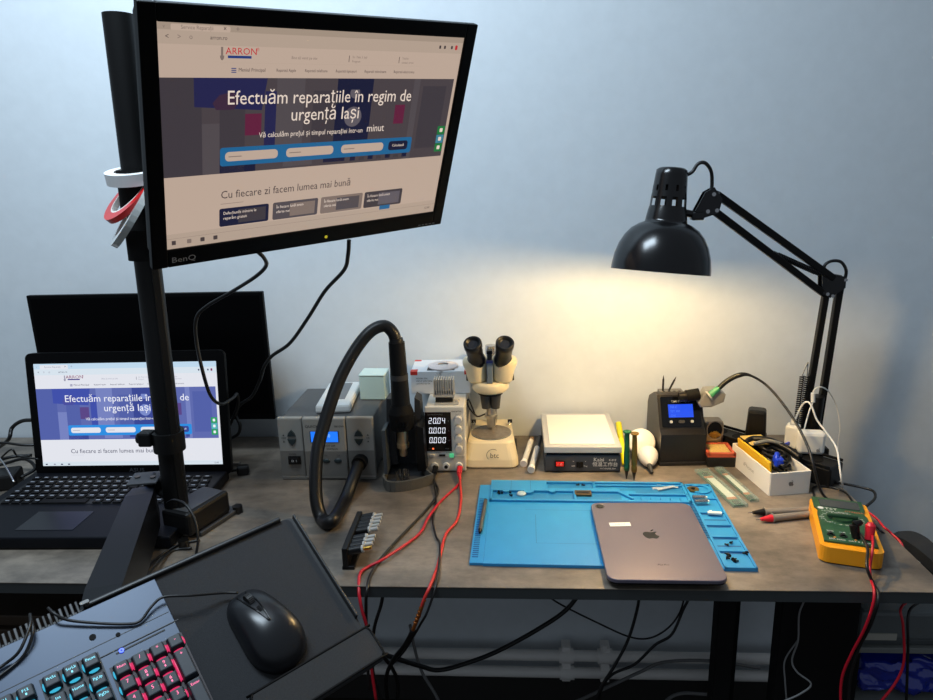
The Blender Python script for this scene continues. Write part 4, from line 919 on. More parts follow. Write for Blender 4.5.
# ------------------------------------------------------------------ two upright precision tools behind the mat
def tool(px, py, pyt, label, col, tipc):
    b_ = G(px, py, 0.0); tp_ = V(px - 1, pyt, b_.y); h = tp_.z - D
    t = thing('precision_screwdriver', label, 'screwdriver', (b_.x, b_.y, D), group=None)
    t.rotation_euler = (0, math.radians(-1), 0)
    mb = MB(); mb.lathe([(.0004, 0.0), (.0012, .002), (.0035, .014), (.0046, .02), (.0046, .03)], tipc, seg=14); mb.build('tip', t)
    mb = MB(); mb.lathe([(0, .0195), (.006, .02), (.006, .03), (.0052, .034), (.006, .037), (.0058, .045), (.0048, h - .006), (.0044, h - .004)], col, seg=16); mb.build('handle', t)
    mb = MB(); mb.lathe([(.0044, h - .005), (.0085, h - .002), (.0085, h), (.0055, h + .0004), (0, h - .002)], col, seg=20); mb.build('head', t)
tool(626.5, 479, 431, 'green precision screwdriver standing tip down behind the blue mat', mat('tool_green', (40, 110, 74), .35, .6), M_dsteel)
tool(634, 480.5, 433, 'bronze precision screwdriver standing tip down behind the blue mat', mat('tool_bronze', (136, 104, 44), .35, .7), M_dsteel)
# white rubber blower + yellow marker
bl_ = thing('air_blower', 'white teardrop rubber air blower with dark nozzle lying by the screwdrivers', 'blower', (0.275, 1.40, D))
def bulb(c, r, d, m):
    b = MB(); B = basis(c, d); b.lathe([(0, -r), (r * .55, -r * .85), (r * .92, -r * .4), (r, 0), (r * .93, r * .45), (r * .7, r * .95), (r * .4, r * 1.3), (r * .2, r * 1.5)], m, M=B, seg=26); return b
m_bw = mat('rubber_white', (226, 220, 208), .5)
c = V(648, 456, 1.385); bb_ = bulb((c.x, 1.385, D + .022), .021, (-.05, -.9, -.28), m_bw); bb_.build('bulb', bl_, True)
mb = MB(); mb.cyl((c.x - .002, 1.357, D + .0135), (c.x - .001, 1.335, D + .005), .005, M_dgrey, r1=.0032); mb.build('nozzle', bl_, True)
c = V(640.5, 440, 1.43); rb = thing('cotton_pad_jar', 'white round lidded jar tipped against the blower', 'jar', (c.x, 1.43, D))
B = basis((c.x, 1.425, D + .034), (-.05, -.85, .5)); mb = MB(); mb.lathe([(0, -.03), (.026, -.03), (.0285, -.01), (.0285, .0)], m_bw, M=B, seg=28); mb.build('body', rb, True)
mb = MB(); mb.lathe([(.0285, -.001), (.0295, 0), (.0295, .010), (.026, .014), (0, .016)], mat('jar_lid', (236, 228, 214), .4), M=B, seg=28); mb.build('lid', rb, True)
mk = thing('highlighter_pen', 'yellow highlighter pen leaning beside the heating plate', 'pen', (0.232, 1.40, D))
a, b_ = Vector((0.2345, 1.375, D + .006)), Vector((0.2325, 1.46, D + .066)); mb = MB(); mb.cyl(a, a.lerp(b_, .6), .0058, mat('neon_yellow', (236, 230, 20), .4), seg=14); mb.build('barrel', mk, True)
mb = MB(); mb.cyl(a.lerp(b_, .6), b_, .0066, mat('neon_cap', (200, 190, 10), .4), seg=14); mb.build('cap', mk, True)

# ------------------------------------------------------------------ soldering station
ss = thing('soldering_station', 'black slanted soldering station with blue display and wire tip holders', 'soldering station', (0.356, 1.385, D), math.radians(2.5))
m_ss = mat('station_black', (22, 21, 21), .35)
prof = [(0.0, 0.0), (0.0, 0.068), (0.014, 0.075), (0.048, 0.140), (0.072, 0.140), (0.115, 0.118), (0.125, 0.10), (0.125, 0.0)]
mb = MB(); mb.prism([(y, z) for y, z in prof], -0.047, 0.047, m_ss, M=Matrix(((0, 0, 1, 0), (1, 0, 0, 0), (0, 1, 0, 0), (0, 0, 0, 1))), bev=0.0015); mb.build('housing', ss)
sl = Vector((0, .034, .065)).normalized(); sn = Vector((0, -.065, .034)).normalized()
SF = Matrix(((1, 0, sn.x, 0), (0, sl.y, sn.y, 0.031), (0, sl.z, sn.z, .1075), (0, 0, 0, 1)))
mb = MB(); mb.rbox((0, 0.000, .0006), (.082, .066, .0014), .004, M_gloss, M=SF); mb.build('face_panel', ss)
mb = MB(); mb.quad(-.026, -.012, .026, .016, .0016, emi('solder_lcd', (36, 84, 240), 1.0), M=SF)
for k in range(3): mb.text(('350 C', 'SET 350', 'CH1')[k], -.022, .010 - k * .009, .0018, .006, emi('solder_lcd_hi', (80, 130, 250), 1.0), M=SF, align='LEFT')
mb.build('display', ss)
mb = MB(); mb.text('T26D STATION', 0, .022, .0016, .0055, M_lgrey, M=SF); mb.build('printing', ss)
for x in (-.022, 0, .022):
    mb = MB(); mb.rbox((x, -.021, .002), (.013 if x == 0 else .006, .006, .002), .002, M_dgrey if x == 0 else M_lgrey, M=SF); mb.build('button', ss)
mb = MB(); mb.box((-.016, .058, .1435), (.05, .022, .008), mat('holder_metal', (120, 116, 110), .35, .7), .001)
for k in range(4): mb.cyl((-.032 + k * .011, .05, .1474), (-.032 + k * .011, .05, .1478), .003, M_black)
mb.build('tip_rack', ss)
mb = MB(); mb.box((0.0, 0.118 / 2 + .003, .004), (.100, .135, .008), m_ss, .002); mb.build('plinth', ss)
for i, (ax_, az, lab) in enumerate(((-.033, 0.0, 'slim soldering tip standing straight up in the station rack'), (-.020, .42, 'slim soldering tip leaning to one side in the station rack'))):
    b0 = RM[ss.name] @ Vector((ax_, .055, .1476)); tt = thing('soldering_tip', lab, 'soldering tip', M=T(b0) @ RY(az))
    mb = MB(); mb.cyl((0, 0, 0), (0, 0, .024), .0022, M_dsteel, seg=10); mb.build('shank', tt); mb = MB(); mb.cyl((0, 0, .024), (0, 0, .034), .0022, M_dsteel, r1=.0003, seg=10); mb.build('point', tt)
# iron holder and iron
ih = thing('iron_holder', 'silver and black iron holder fixed beside the top of the soldering station', 'holder', (0.40, 1.42, D))
a, e = V(679, 397, 1.41), V(700, 393, 1.41)
mb = MB(); mb.cyl(a, V(687, 396, 1.41), .0095, M_black, seg=22); mb.cyl(V(686, 396, 1.41), V(699, 394, 1.41), .0125, M_matte, seg=22); mb.build('sleeve', ih, True)
hm = mat('holder_silver', (150, 150, 146), .35, .4)
c = V(711, 396, 1.41)
mb = MB(); mb.prism([(-.028, -.012), (-.015, .017), (.009, .018), (.026, .008), (.023, -.009), (-.002, -.020), (-.024, -.020)], -.012, .016, hm, M=T(c) @ RX(PI / 2), bev=.003); mb.box((c.x - .012, c.y + .004, c.z - .012), (.03, .022, .012), M_black, .003)
mb.build('shell', ih, True)
mb = MB(); mb.cyl((0.398, 1.43, D + .008), (0.396, 1.425, D + .135), .006, M_black); mb.build('post', ih, True)
ir = thing('soldering_iron', 'green collared soldering iron resting in the holder, its dark lead arching right', 'soldering iron', (c.x, 1.40, D))
mb = MB(); f = V(710, 395, 1.395); g_ = V(719, 388, 1.395); mb.cyl(f, g_, .0078, mat('iron_green', (60, 150, 110), .4), r1=.0058, seg=20); mb.cyl(V(708.5, 396, 1.395), f, .0125, M_lgrey, r1=.0105, seg=20); mb.build('handle', ir, True)
pts = [V(719, 388, 1.395), V(727, 381, 1.395), V(738, 375.5, 1.39), V(749, 375, 1.385), V(765, 384, 1.37), V(780, 400, 1.34), V(796, 423, 1.30), V(808, 447, 1.262), V(814, 468, 1.235), V(819, 487, 1.232), G(826, 498, .004), G(836, 503, .003)]
mb = MB(); mb.tube(pts, lambda t_: .0052 if t_ < .20 else (.0052 - (t_ - .2) * .03 if t_ < .29 else .0025), M_cable, seg=12, n=10); mb.build('lead', ir, True)
# brass wool stand and sponge
bw = thing('tip_cleaner', 'metal tip cleaner cup full of brass wool beside the soldering station', 'tip cleaner', (0.432, 1.445, D))
mb = MB(); m_cup = mat('cup_metal', (150, 140, 124), .35, .6)
mb.box((0, .006, .042), (.042, .036, .072), m_cup, .006); mb.box((0, .006, .012), (.048, .044, .024), M_black, .002)
mb.build('cup', bw)
mb = MB(); mb.prism([(.016 * math.cos(k * PI / 12), .019 * math.sin(k * PI / 12)) for k in range(24)], 0, .0012, M_black, M=T((0, -.0126, .060)) @ RX(PI / 2 - .15)); mb.lathe([(.016, 0), (.018, .001), (.018, .005), (.016, .005)], m_cup, M=T((0, -.0128, .060)) @ RX(PI / 2 - .15) @ Matrix.Diagonal((1, 1.15, 1, 1)), seg=24, smooth=False)
mb.build('opening', bw)
mb = MB(); random.seed(11); pw = []
for k in range(90):
    a = random.uniform(0, 6.28); r = .014 * random.random() ** .5; pw.append((r * math.cos(a), -.0155 - .004 * random.random(), .050 + .011 * math.sin(a) * random.random()))
mb.tube(pw, .0005, M_gold, seg=4, n=4); o = mb.build('brass_wool', bw); o['kind'] = 'stuff'
sp = thing('sponge_tray', 'orange sponge tray with yellow sponge on a black base right of the station', 'sponge tray', (0.433, 1.405, D))
mb = MB(); mb.box((0, -.002, .011), (.058, .062, .022), m_ss, .002); mb.build('base', sp)
mb = MB(); m_or = mat('tray_orange', (188, 84, 56), .5)
mb.box((0, -.002, .0235), (.058, .062, .003), m_or, .001)
for dx, dy, w_, d_ in ((-.0255, 0, .007, .062), (.0255, 0, .007, .062), (0, .0275, .058, .007), (0, -.0275, .058, .007)): mb.box((dx, dy - .002, .028), (w_, d_, .008), m_or, .0015)
mb.build('tray', sp)
mb = MB(); mb.box((0, -.002, .0275), (.042, .046, .005), mat('sponge_yellow', (226, 190, 110), .9, noise=.3, nscale=300), .001); mb.build('sponge', sp)
# ------------------------------------------------------------------ black power strip with plugs
sA, sB = Vector((0.436, 1.50, D)), Vector((0.618, 1.302, D))
dv = (sB - sA); SL = dv.length + .03; sang = math.atan2(dv.y, dv.x)
SM = T((sA + sB) / 2) @ RZ(sang)
strip = thing('power_strip', 'long black power strip lying diagonally behind the white open carton', 'power strip', M=SM)
mb = MB(); mb.box((0, 0, .020), (SL, .056, .040), M_black, .004)
for k in range(5): mb.cyl((-.105 + k * .052, 0, .0402), (-.105 + k * .052, 0, .0408), .018, M_matte, seg=24)
mb.build('housing', strip)
mb = MB(); mb.box((-SL / 2 + .03, 0, .0415), (.02, .014, .004), mat('switch_dark_red', (120, 30, 30), .4), .001); mb.build('switch', strip)
mb = MB()
for s in (-1, 1): mb.box((0, .0275 * s, .0425), (SL - .004, .003, .006), M_black, .001)
mb.build('raised_edges', strip)
def w(o, x, y, z): return SM @ Vector((x, y, z))
t = thing('power_adapter', 'black block power adapter standing up in the black power strip', 'adapter', M=T(V(755, 440, 1.44)) @ RZ(-.35))
zz = D + .0410 - V(755, 440, 1.44).z
mb = MB(); mb.box((0, 0, zz + .033), (.042, .038, .062), M_rubber, .006, tops=(.86, .9)); mb.build('housing', t); mb = MB(); mb.box((0, 0, zz + .003), (.044, .04, .006), M_matte, .002); mb.build('base_flange', t)
p = V(791, 449, 1.385)
t = thing('usb_charger', 'slim white charger plugged upright in the power strip, left of the square charger', 'charger', (p.x, 1.385, D + .0415), -.5)
mb = MB(); mb.box((0, 0, .024), (.026, .028, .048), M_white, .004); mb.build('housing', t); mb = MB(); mb.box((0, 0, .05), (.012, .008, .004), M_lgrey, .001); mb.build('port', t)
p2 = V(811, 452, 1.345)
t = thing('usb_charger', 'square white charger block with a small dark emblem, plugged in the power strip', 'charger', (p2.x, 1.352, D + .0415), -.12)
mb = MB(); mb.box((0, 0, .024), (.050, .028, .046), M_white, .006); mb.build('housing', t); mb = MB(); emblem(mb, .012, .012, .0143, .0055, mat('emblem_grey', (130, 130, 130), .4), M=FRONT); mb.build('emblem', t)
mb = MB(); mb.tube([(p.x, 1.385, D + .0935), V(795, 420, 1.385), V(801, 407, 1.38), V(806, 402, 1.37), V(811, 405, 1.36), V(817, 420, 1.35), V(826, 432, 1.335), V(836, 447, 1.31), V(839, 462, 1.285), V(841, 477, 1.27), G(843, 487, .002)], .0019, M_white, seg=10)
mb.cyl((p.x, 1.385, D + .0925), (p.x, 1.385, D + .104), .0045, M_white); tag(mb.build('white_cable'), 'white cable arching from the slim charger down past the desk edge', 'cable')
mb = MB(); mb.tube([V(813, 397, 1.40), V(814, 390, 1.40), V(821, 387, 1.40), V(829, 392, 1.41), V(836, 405, 1.42), V(840, 425, 1.42), V(838, 445, 1.42), V(838, 465, 1.40)], .0013, M_white, seg=8)
mb.cyl(V(813, 402, 1.40), V(813, 393, 1.40), .0042, M_white); mb.tube([V(813, 402, 1.40), V(809, 412, 1.395), V(804, 430, 1.38)], .0016, M_white, seg=8); tag(mb.build('white_cable'), 'thin white cable looping round the lamp pole above the square charger', 'cable')

# ------------------------------------------------------------------ open white phone carton full of leads
BX = T((0.5115, 1.324, D)) @ RZ(math.radians(9.5))
pbx = thing('phone_box', 'open white phone carton holding a yellow envelope and black leads', 'box', M=BX)
m_card = mat('white_card', (222, 218, 210), .5)
bw_, bd, bh = .078, .150, .046
mb = MB(); mb.box((0, 0, .001), (bw_, bd, .002), m_card)
for dx, dy, w_, d_ in ((-bw_ / 2, 0, .0025, bd), (bw_ / 2, 0, .0025, bd), (0, bd / 2, bw_, .0025), (0, -bd / 2, bw_, .0025)): mb.box((dx, dy, bh / 2), (w_ + .001, d_ + .001, bh), m_card, .0005)
mb.build('tray', pbx)
mb = MB(); mb.text('iPhone', 0, 0, .0005, .012, mat('print_faint', (150, 146, 138), .5), M=T((-bw_ / 2 - .0016, .004, bh / 2)) @ RZ(-PI / 2) @ FRONT, sx=1.3)
mb.build('lettering', pbx); mb = MB(); emblem(mb, .002, bh / 2 + .001, .0005, .0072, mat('print_grey', (112, 110, 108), .4), M=T((0, -bd / 2 - .0016, 0)) @ FRONT); mb.build('emblem', pbx)
Bw = lambda x, y, z: BX @ Vector((x, y, z))
t = thing('padded_envelope', 'yellow card envelope standing in the white open carton', 'envelope', M=BX @ T((-.012, .012, .003)) @ RY(-.12))
mb = MB(); mb.box((-.012, -.004, .030), (.004, .128, .056), mat('yellow_card', (226, 178, 30), .6), .0008); mb.build('front', t)
mb = MB(); mb.box((.010, .040, .057), (.046, .050, .002), mat('pale_yellow', (222, 190, 110), .6), .0005, M=RY(.12)); mb.build('flap', t)
random.seed(21)
def bundle(seed, c, r, n, rad, m, cat_l, name='cable_bundle', flat=.5, cat='cable'):
    random.seed(seed); pts = []
    for k in range(n):
        a = k * 1.9 + random.uniform(-.5, .5); rr = r * random.uniform(.6, 1.0)
        pts.append(BX @ Vector((c[0] + rr * math.cos(a) * .62, c[1] + rr * math.sin(a), c[2] + random.uniform(-flat, flat) * .016)))
    mb = MB(); mb.tube(pts, rad, m, seg=8, n=8); o = mb.build(name); tag(o, cat_l, cat); return o
bundle(2, (.010, -.012, .040), .040, 22, .0026, M_cable, 'tangled black leads filling the white open carton', flat=.9)
bundle(5, (.016, .02, .047), .038, 12, .0034, M_rubber, 'thick black lead coiled on top of the tangle in the carton')
mb = MB(); mb.tube([Bw(-.006, -.035, .040), Bw(-.004, -.030, .056), Bw(.004, -.018, .058), Bw(.008, -.024, .044), Bw(.0, -.04, .05)], .0048, mat('clip_blue', (24, 60, 200), .35), seg=10)
mb.box(tuple(Bw(.0, -.03, .050)), (.016, .024, .014), MATS['clip_blue'], .003); tag(mb.build('blue_clip'), 'bright blue plastic clip among the leads in the carton', 'clip')
mb = MB(); mb.tube([Bw(-.028, .045, .058), Bw(-.01, .052, .062), Bw(.014, .03, .066), Bw(.034, -.0, .06), Bw(.045, -.03, .052)], .007, M_black, seg=12)
mb.tube([Bw(-.02, .03, .062), Bw(.006, .02, .07), Bw(.03, .01, .066)], .004, mat('plastic_film', (120, 122, 120), .15), seg=8)
tag(mb.build('black_hose'), 'glossy thick black lead lying over the carton rim', 'cable')
mb = MB(); mb.box((0, 0, 0), (.02, .004, .006), MATS['clip_blue'], .001, M=BX @ T((.040, .012, .064)) @ RZ(.5)); tag(mb.build('cable_tie'), 'blue cable tie band round the thick lead at the carton', 'cable tie')

# ------------------------------------------------------------------ blister packs
def pack(label, a, b_, w_, seed):
    a, b_ = Vector(a), Vector(b_); d = b_ - a; L = d.length; an = math.atan2(d.y, d.x)
    t = thing('memory_pack', label, 'blister pack', M=T(((a.x + b_.x) / 2, (a.y + b_.y) / 2, D + (.0001 if seed else .0001))) @ RZ(an))
    mb = MB(); mb.box((0, 0, .0035), (L, w_, .007), mat('blister', (150, 170, 160), .1, alpha=.35), .0015); mb.build('blister_shell', t)
    mb = MB(); mb.box((0, 0, .0018), (L * .92, w_ * .72, .0012), mat('board_green', (42, 84, 56), .45)); mb.build('circuit_board', t)
    mb = MB(); mb.box((L * .0, .0015, .0028), (L * .52, w_ * .5, .0006), mat('label_pale', (226, 232, 218), .5)); mb.box((-L * .29, .0, .0029), (L * .05, w_ * .62, .0006), mat('label_orange', (190, 110, 60), .5)); mb.box((L * .29, 0, .0029), (L * .05, w_ * .62, .0006), MATS['label_orange'])
    mb.build('sticker', t)
    mb = MB()
    for s in (-.38, .40): mb.box((L * s, 0, .0032), (L * .08, w_ * .4, .0015), M_black, .0003)
    mb.build('chips', t)
pack('clear blister pack with a green memory board and pale sticker, nearer mat', G(701, 470, .003), G(741, 506.5, .003), .030, 0)
pack('clear blister pack with a green board and white sticker, on its far side', G(718, 468, .003), G(755, 501, .003), .018, 1)

# ------------------------------------------------------------------ multimeter
MMX = T((0.549, 1.084, D)) @ RZ(math.radians(-16.5)) @ Matrix.Diagonal((1, .89, .84, 1))
mm = thing('multimeter', 'yellow framed green digital multimeter lying on the desk corner', 'multimeter', M=MMX)
m_y = mat('meter_yellow', (232, 152, 14), .45); m_g = mat('meter_green', (32, 74, 46), .45)
mb = MB(); mb.prism(rrect(.090, .196, .014), .003, .034, m_y, bev=.004); mb.box((0, 0, .0035), (.082, .18, .006), M_black, .001); mb.build('holster', mm)
mb = MB(); mb.prism([(-.038, -.080), (.038, -.080), (.038, .03), (.034, .045), (.038, .06), (.038, .0975), (-.041, .0975), (-.041, .055), (-.036, .045), (-.038, .03)], .030, .0375, m_g, bev=.002); mb.build('face', mm)
mb = MB(); mb.rbox((0, .073, .0380), (.062, .032, .0012), .002, mat('meter_lcd', (48, 54, 56), .15)); mb.build('display', mm)
mb = MB(); mb.cyl((-.002, .012, .0374), (-.002, .012, .042), .017, mat('dial_green', (24, 60, 36), .4), r1=.0155, seg=28); mb.box((-.002, .012, .044), (.048, .0085, .008), MATS['dial_green'], .003, M=T((-.002, .012, 0)) @ RZ(.05) @ T((.002, -.012, 0))); mb.build('rotary_dial', mm)
mb = MB(); mb.text('TST', -.015, .049, .0379, .011, M_printw, sx=1.1); mb.text('DT9208A', .020, .046, .0379, .007, mat('print_salmon', (206, 120, 80), .5))
mb.poly([(-.031 + .005 * math.cos(k * PI / 8), .050 + .005 * math.sin(k * PI / 8)) for k in range(16)], .0379, M_printw)
for k in range(22):
    a = PI * 2 * k / 22; mb.text(['2k', '20', 'V', '200', '2m', 'A', '20M', 'F'][k % 8], -.002 + .031 * math.cos(a), .012 + .024 * math.sin(a), .0379, .0055, M_printw)
for k, s in enumerate(('20A', 'mA', 'COM', 'VΩ')): mb.text(s, -.026 + k * .018, -.042, .0379, .0065, M_printw)
mb.text('20A MAX  CAT II 1000V', 0, -.071, .0379, .0060, M_printw); mb.text('POWER   HOLD', -.01, .0385, .0379, .0058, M_printw)
for k, c_ in enumerate(('warn_a', 'warn_b')): mb.poly([(-.024 + k * .03, -.066), (-.019 + k * .03, -.066), (-.0215 + k * .03, -.0615)], .0379, mat('warn_orange', (226, 140, 60), .5))
mb.build('printing', mm)
for k in range(4):
    mb = MB(); mb.lathe([(.0035, 0), (.006, 0), (.006, .0012), (.0035, .0012)], M_black, M=T((-.026 + k * .018, -.056, .0373)), seg=20, smooth=False); mb.cyl((-.026 + k * .018, -.048, .0368), (-.026 + k * .018, -.056, .0376), .0036, M_gloss); mb.build('socket', mm)
Mw = lambda x, y, z: MMX @ Vector((x, y, z))
rl = thing('test_lead', 'red test lead plugged into the multimeter, hanging off the desk front', 'test lead', M=T(Mw(.028, -.048, .038)))
s_ = Mw(.028, -.056, .038)
mb = MB(); tp1 = s_ + Vector((.003, .006, .021)); mb.cyl(s_, tp1, .0062, M_red, r1=.0078, seg=16); mb.cyl(tp1, tp1 + Vector((.0, .001, .005)), .0078, M_red, r1=.004, seg=16); mb.build('plug', rl, True)
cp = [s_ + Vector((.002, -.005, .009)), Mw(.026, -.100, .046), V(870, 568, .975), V(871, 580, .955), V(874, 590, .925), V(873, 605, .915), V(864, 630, .92), V(851, 655, .935), V(842, 678, .945), V(841, 705, .945), V(846, 730, .945)]
mb = MB(); mb.tube(cp, .0021, M_redc, seg=8); mb.build('wire', rl, True)
bl2 = thing('test_lead', 'black test lead plugged into the multimeter beside the red plug', 'test lead', M=T(Mw(.010, -.048, .038)))
s2 = Mw(.010, -.056, .038)
mb = MB(); tq = s2 + Vector((-.003, .005, .020)); mb.cyl(s2, tq, .0062, M_black, r1=.0075, seg=16); mb.cyl(tq, tq + Vector((.012, .002, .004)), .006, M_black, r1=.004, seg=16); mb.build('plug', bl2, True)
mb = MB(); mb.tube([s2 + Vector((.003, -.005, .009)), Mw(.019, -.100, .044), V(867, 567, .958), V(873, 583, .952), V(878, 592, .922), V(877, 606, .91), V(869, 628, .92), V(858, 650, .93), V(850, 680, .94), V(848, 720, .94)], .0024, M_cable, seg=8); mb.build('wire', bl2, True)
for nm, col, cw, a, e_, lab, mid in (('black', M_black, M_cable, (755, 512.5), (806, 510), 'grey test probe with black tip guard, the farther of two', 0), ('red', M_red, M_redc, (763, 519), (806, 514.5), 'grey test probe with red tip guard, the nearer of two', 1)):
    A, E = G(*a, .007), G(*e_, .007); d = (E - A).normalized()
    t = thing('test_probe', lab, 'test probe', M=T((A.x, A.y, D)))
    m_pg = mat('probe_grey', (128, 122, 114), .5)
    mb = MB(); mb.cyl(A + d * .017, A + d * .13, .0062, m_pg, r1=.0055, seg=16); mb.cyl(A + d * .0165, A + d * .0195, .008, m_pg, seg=18); mb.build('grip', t, True)
    mb = MB(); mb.cyl(A - d * .004, A + d * .017, .0028, col, r1=.0068, seg=16); mb.build('tip_guard', t, True)
    mb = MB(); mb.cyl(A - d * .013, A - d * .003, .0008, M_steel, seg=8); mb.build('needle', t, True)
# leads behind the meter
mb = MB(); mb.tube([G(862, 509, .003), G(868, 505, .003), G(875, 498, .003), G(873, 491, .003), G(860, 487, .003), G(845, 484, .003), G(835, 482, .004), G(826, 478, .004)], .0025, M_cable, seg=8)
tag(mb.build('black_lead'), 'black lead looping over the desk right edge behind the multimeter', 'cable')
mb = MB(); mb.tube([G(814, 496, .003), G(813, 488, .003), G(820, 486, .003), G(835, 488, .003), G(846, 493, .003), G(853, 502, .003)], .002, M_cable, seg=8)
tag(mb.build('black_lead'), 'small coil of black lead flat on the desk behind the multimeter', 'cable')
mb = MB(); mb.tube([G(858, 507, .004), G(868, 512, .004), G(877, 519, .004), G(884, 527, .004), V(892, 534, 1.11), Vector((.648, 1.085, D - .012)), Vector((.642, 1.06, D - .04)), Vector((.625, 1.0, D - .045)), V(901, 608, .965), V(903, 625, .955), V(904, 660, .95), V(896, 682, .95), V(878, 705, .95)], .002, M_redc, seg=8)
tag(mb.build('red_lead'), 'red lead running over the desk right edge and hanging below', 'cable')
mb = MB(); mb.tube([G(850, 508, .003), G(862, 514, .003), G(872, 522, .003), G(880, 530, .004), V(889, 538, 1.10), Vector((.650, 1.05, D - .02)), Vector((.640, 1.0, D - .05)), V(909, 612, .97), V(908, 650, .96), V(906, 710, .96)], .002, M_cable, seg=8)
tag(mb.build('black_lead'), 'black lead hanging beside the red lead below the desk right edge', 'cable')

# ------------------------------------------------------------------ strip of DC plugs
pa, pb_ = G(343, 571, .0), G(358.5, 531, .0)
d = pb_ - pa; L = d.length; an = math.atan2(d.y, d.x)
PX = T((pa.x + .004, pa.y + .003, D)) @ RZ(an)
ps_ = thing('plug_adapter_strip', 'black strip of nickel DC adapter plugs standing on the desk', 'adapter strip', M=PX)
mb = MB(); mb.box((L / 2, 0, .019), (L, .010, .038), M_black, .002); mb.box((L / 2, -.004, .003), (L, .02, .006), M_black, .001); mb.build('holder', ps_)
for k in range(10):
    if k == 4: continue
    x = .010 + k * (L - .018) / 9; r = .0052 if k % 3 else .0045
    mb = MB(); mb.cyl((x, -.004, .028), (x + .0005, -.026, .032), .0068, M_rubber, seg=14); mb.cyl((x, -.026, .032), (x, -.029, .0325), .0062, M_lgrey, seg=14)
    pl = mb.build('plug', ps_)
    mb = MB(); mb.cyl((x, -.029, .0325), (x, -.042, .035), r * .66, M_lgrey if k else M_gold, seg=14); mb.build('barrel', pl)

# ------------------------------------------------------------------ supply leads over the desk edge
tk, tr_ = Vector((-0.164, 1.341, D + .015)), Vector((-0.113, 1.341, D + .015))
for nm, col, p0, pts, lab in (
  ('k1', M_cable, tk, [G(438, 490, .003), G(433, 502, .003), G(415, 522, .003), G(390, 548, .004), G(372, 572, .003), V(367, 590, .925), V(366, 610, .925), V(367, 650, .93), V(369, 690, .93)], 'thick black supply lead curving left across the desk and over its edge'),
  ('k2', M_cable, tk + Vector((.004, 0, 0)), [G(436, 500, .003), G(433, 520, .003), G(436, 536, .003), G(440, 546, .0035), V(437, 580, .945), V(428, 610, .92), V(420, 625, .93), V(405, 650, 1.0), V(392, 665, 1.1)], 'thin black supply lead running nearly straight to the desk front edge'),
  ('r1', M_redc, tr_, [G(457, 486, .003), G(440, 502, .004), G(428, 518, .008), G(418, 535, .003), G(385, 558, .008), G(368, 567, .003), G(360, 574, .004), V(359, 592, .93), V(362, 610, .92), V(368, 632, .92), V(371, 665, .93), V(376, 700, .93)], 'red supply lead crossing left over the black one to the desk edge'),
  ('r2', mat('orange_red_cable', (205, 50, 44), .4), tr_ + Vector((.004, 0, 0)), [G(461, 500, .003), G(457, 520, .003), G(446, 534, .0035), G(441, 552, .003), G(437, 568, .0035), V(430, 586, .93), V(423, 602, .92), V(419, 617, .925)], 'orange red supply lead running down to the desk edge with bare end')):
    t = thing('supply_lead', lab, 'cable', M=T(p0))
    r = .0025 if nm in ('k1', 'r1', 'r2') else .0019
    st0 = p0 + Vector((0, -.022, -.004))
    mb = MB(); mb.cyl(p0, st0, .0042, M_red if nm[0] == 'r' else M_black, r1=.0032, seg=12); mb.build('plug', t, True)
    mb = MB(); mb.tube([st0, V(434 if nm[0] == 'k' else 460, 481, 1.29)] + pts, r, col, seg=8); mb.build('wire', t, True)
mb = MB(); cu = mat('copper_wire', (170, 96, 40), .35, .6)
mb.tube([V(424, 600, .921), V(421, 609, .921), V(417, 620, .924), V(413, 630, .93)], .003, cu, seg=8)
for k in range(7): mb.lathe([(.002, 0), (.0036, .001), (.002, .002)], cu, M=basis(V(424 - k * 1.4, 600 + k * 3.6, .921), (-.2, 0, -1)), seg=10)
tag(mb.build('twisted_splice'), 'bare twisted copper splice on the orange red lead below the desk edge', 'splice')

# ------------------------------------------------------------------ articulated desk lamp
m_lb = mat('lamp_black', (10, 10, 12), .22)
lamp = thing('desk_lamp', 'black articulated desk lamp with a bell shade on a long sprung arm', 'lamp', (0.645, 1.45, D))
RN = V(660, 272, 1.24)
adir = Vector((-0.10, -0.12, -0.98)).normalized()   # from neck down to the rim
HB = basis(RN - adir * .178, adir)
seg = 40
prof = [(.0, 0), (.022, .0), (.0262, .003), (.0272, .012), (.0285, .030), (.0292, .040), (.0303, .050), (.0312, .065), (.033, .072), (.0355, .088), (.0362, .092), (.045, .0955), (.058, .104), (.068, .116), (.0765, .132), (.082, .150), (.0848, .168), (.0855, .178)]
sk = lambda j, k: (j == 4 and k % 4 < 1) or (j == 6 and k % 4 < 2)
mb = MB(); mb.lathe(prof, m_lb, M=HB, seg=40, skip=sk); mb.lathe([(.0855, .178), (.084, .178), (.0835, .168), (.0807, .150), (.0752, .132), (.067, .1165), (.057, .105), (.044, .0968), (.030, .0945)], mat('shade_inside', (210, 205, 190), .5), M=HB, seg=42); mb.build('shade', lamp, True)
mb = MB(); mb.cyl((0, 0, .075), (0, 0, .110), .018, M_white, M=HB, seg=20); mb.build('lamp_socket', lamp, True)
mb = MB(); mb.lathe([(.014, .105), (.018, .112), (.029, .130), (.030, .142), (.022, .156), (.010, .162), (0, .163)], mat('bulb_glow', (255, 225, 170), .4, emit=6.0, ecol=(255, 220, 160)), M=HB, seg=24); mb.build('bulb', lamp, True)
LIGHTPOS = HB @ Vector((0, 0, .168))
YA = 1.45
jh = V(692, 204, 1.26)                 # joint by the head
el = V(836, 275, 1.43); bs = V(811, 441, YA); bs = Vector((bs.x, YA, D + .03))
def bar(mb, a, b_, r=.0065, m=M_black): 
    d = (b_ - a); B = basis(a, d, (0, 1, 0)); mb.box((0, 0, d.length / 2), (2 * r, 2 * r, d.length), m, .0012, M=B)
h1, h2 = V(716, 194, 1.275), V(714, 211, 1.275)
e1, e2 = V(841, 276, 1.43), V(824, 292, 1.43)
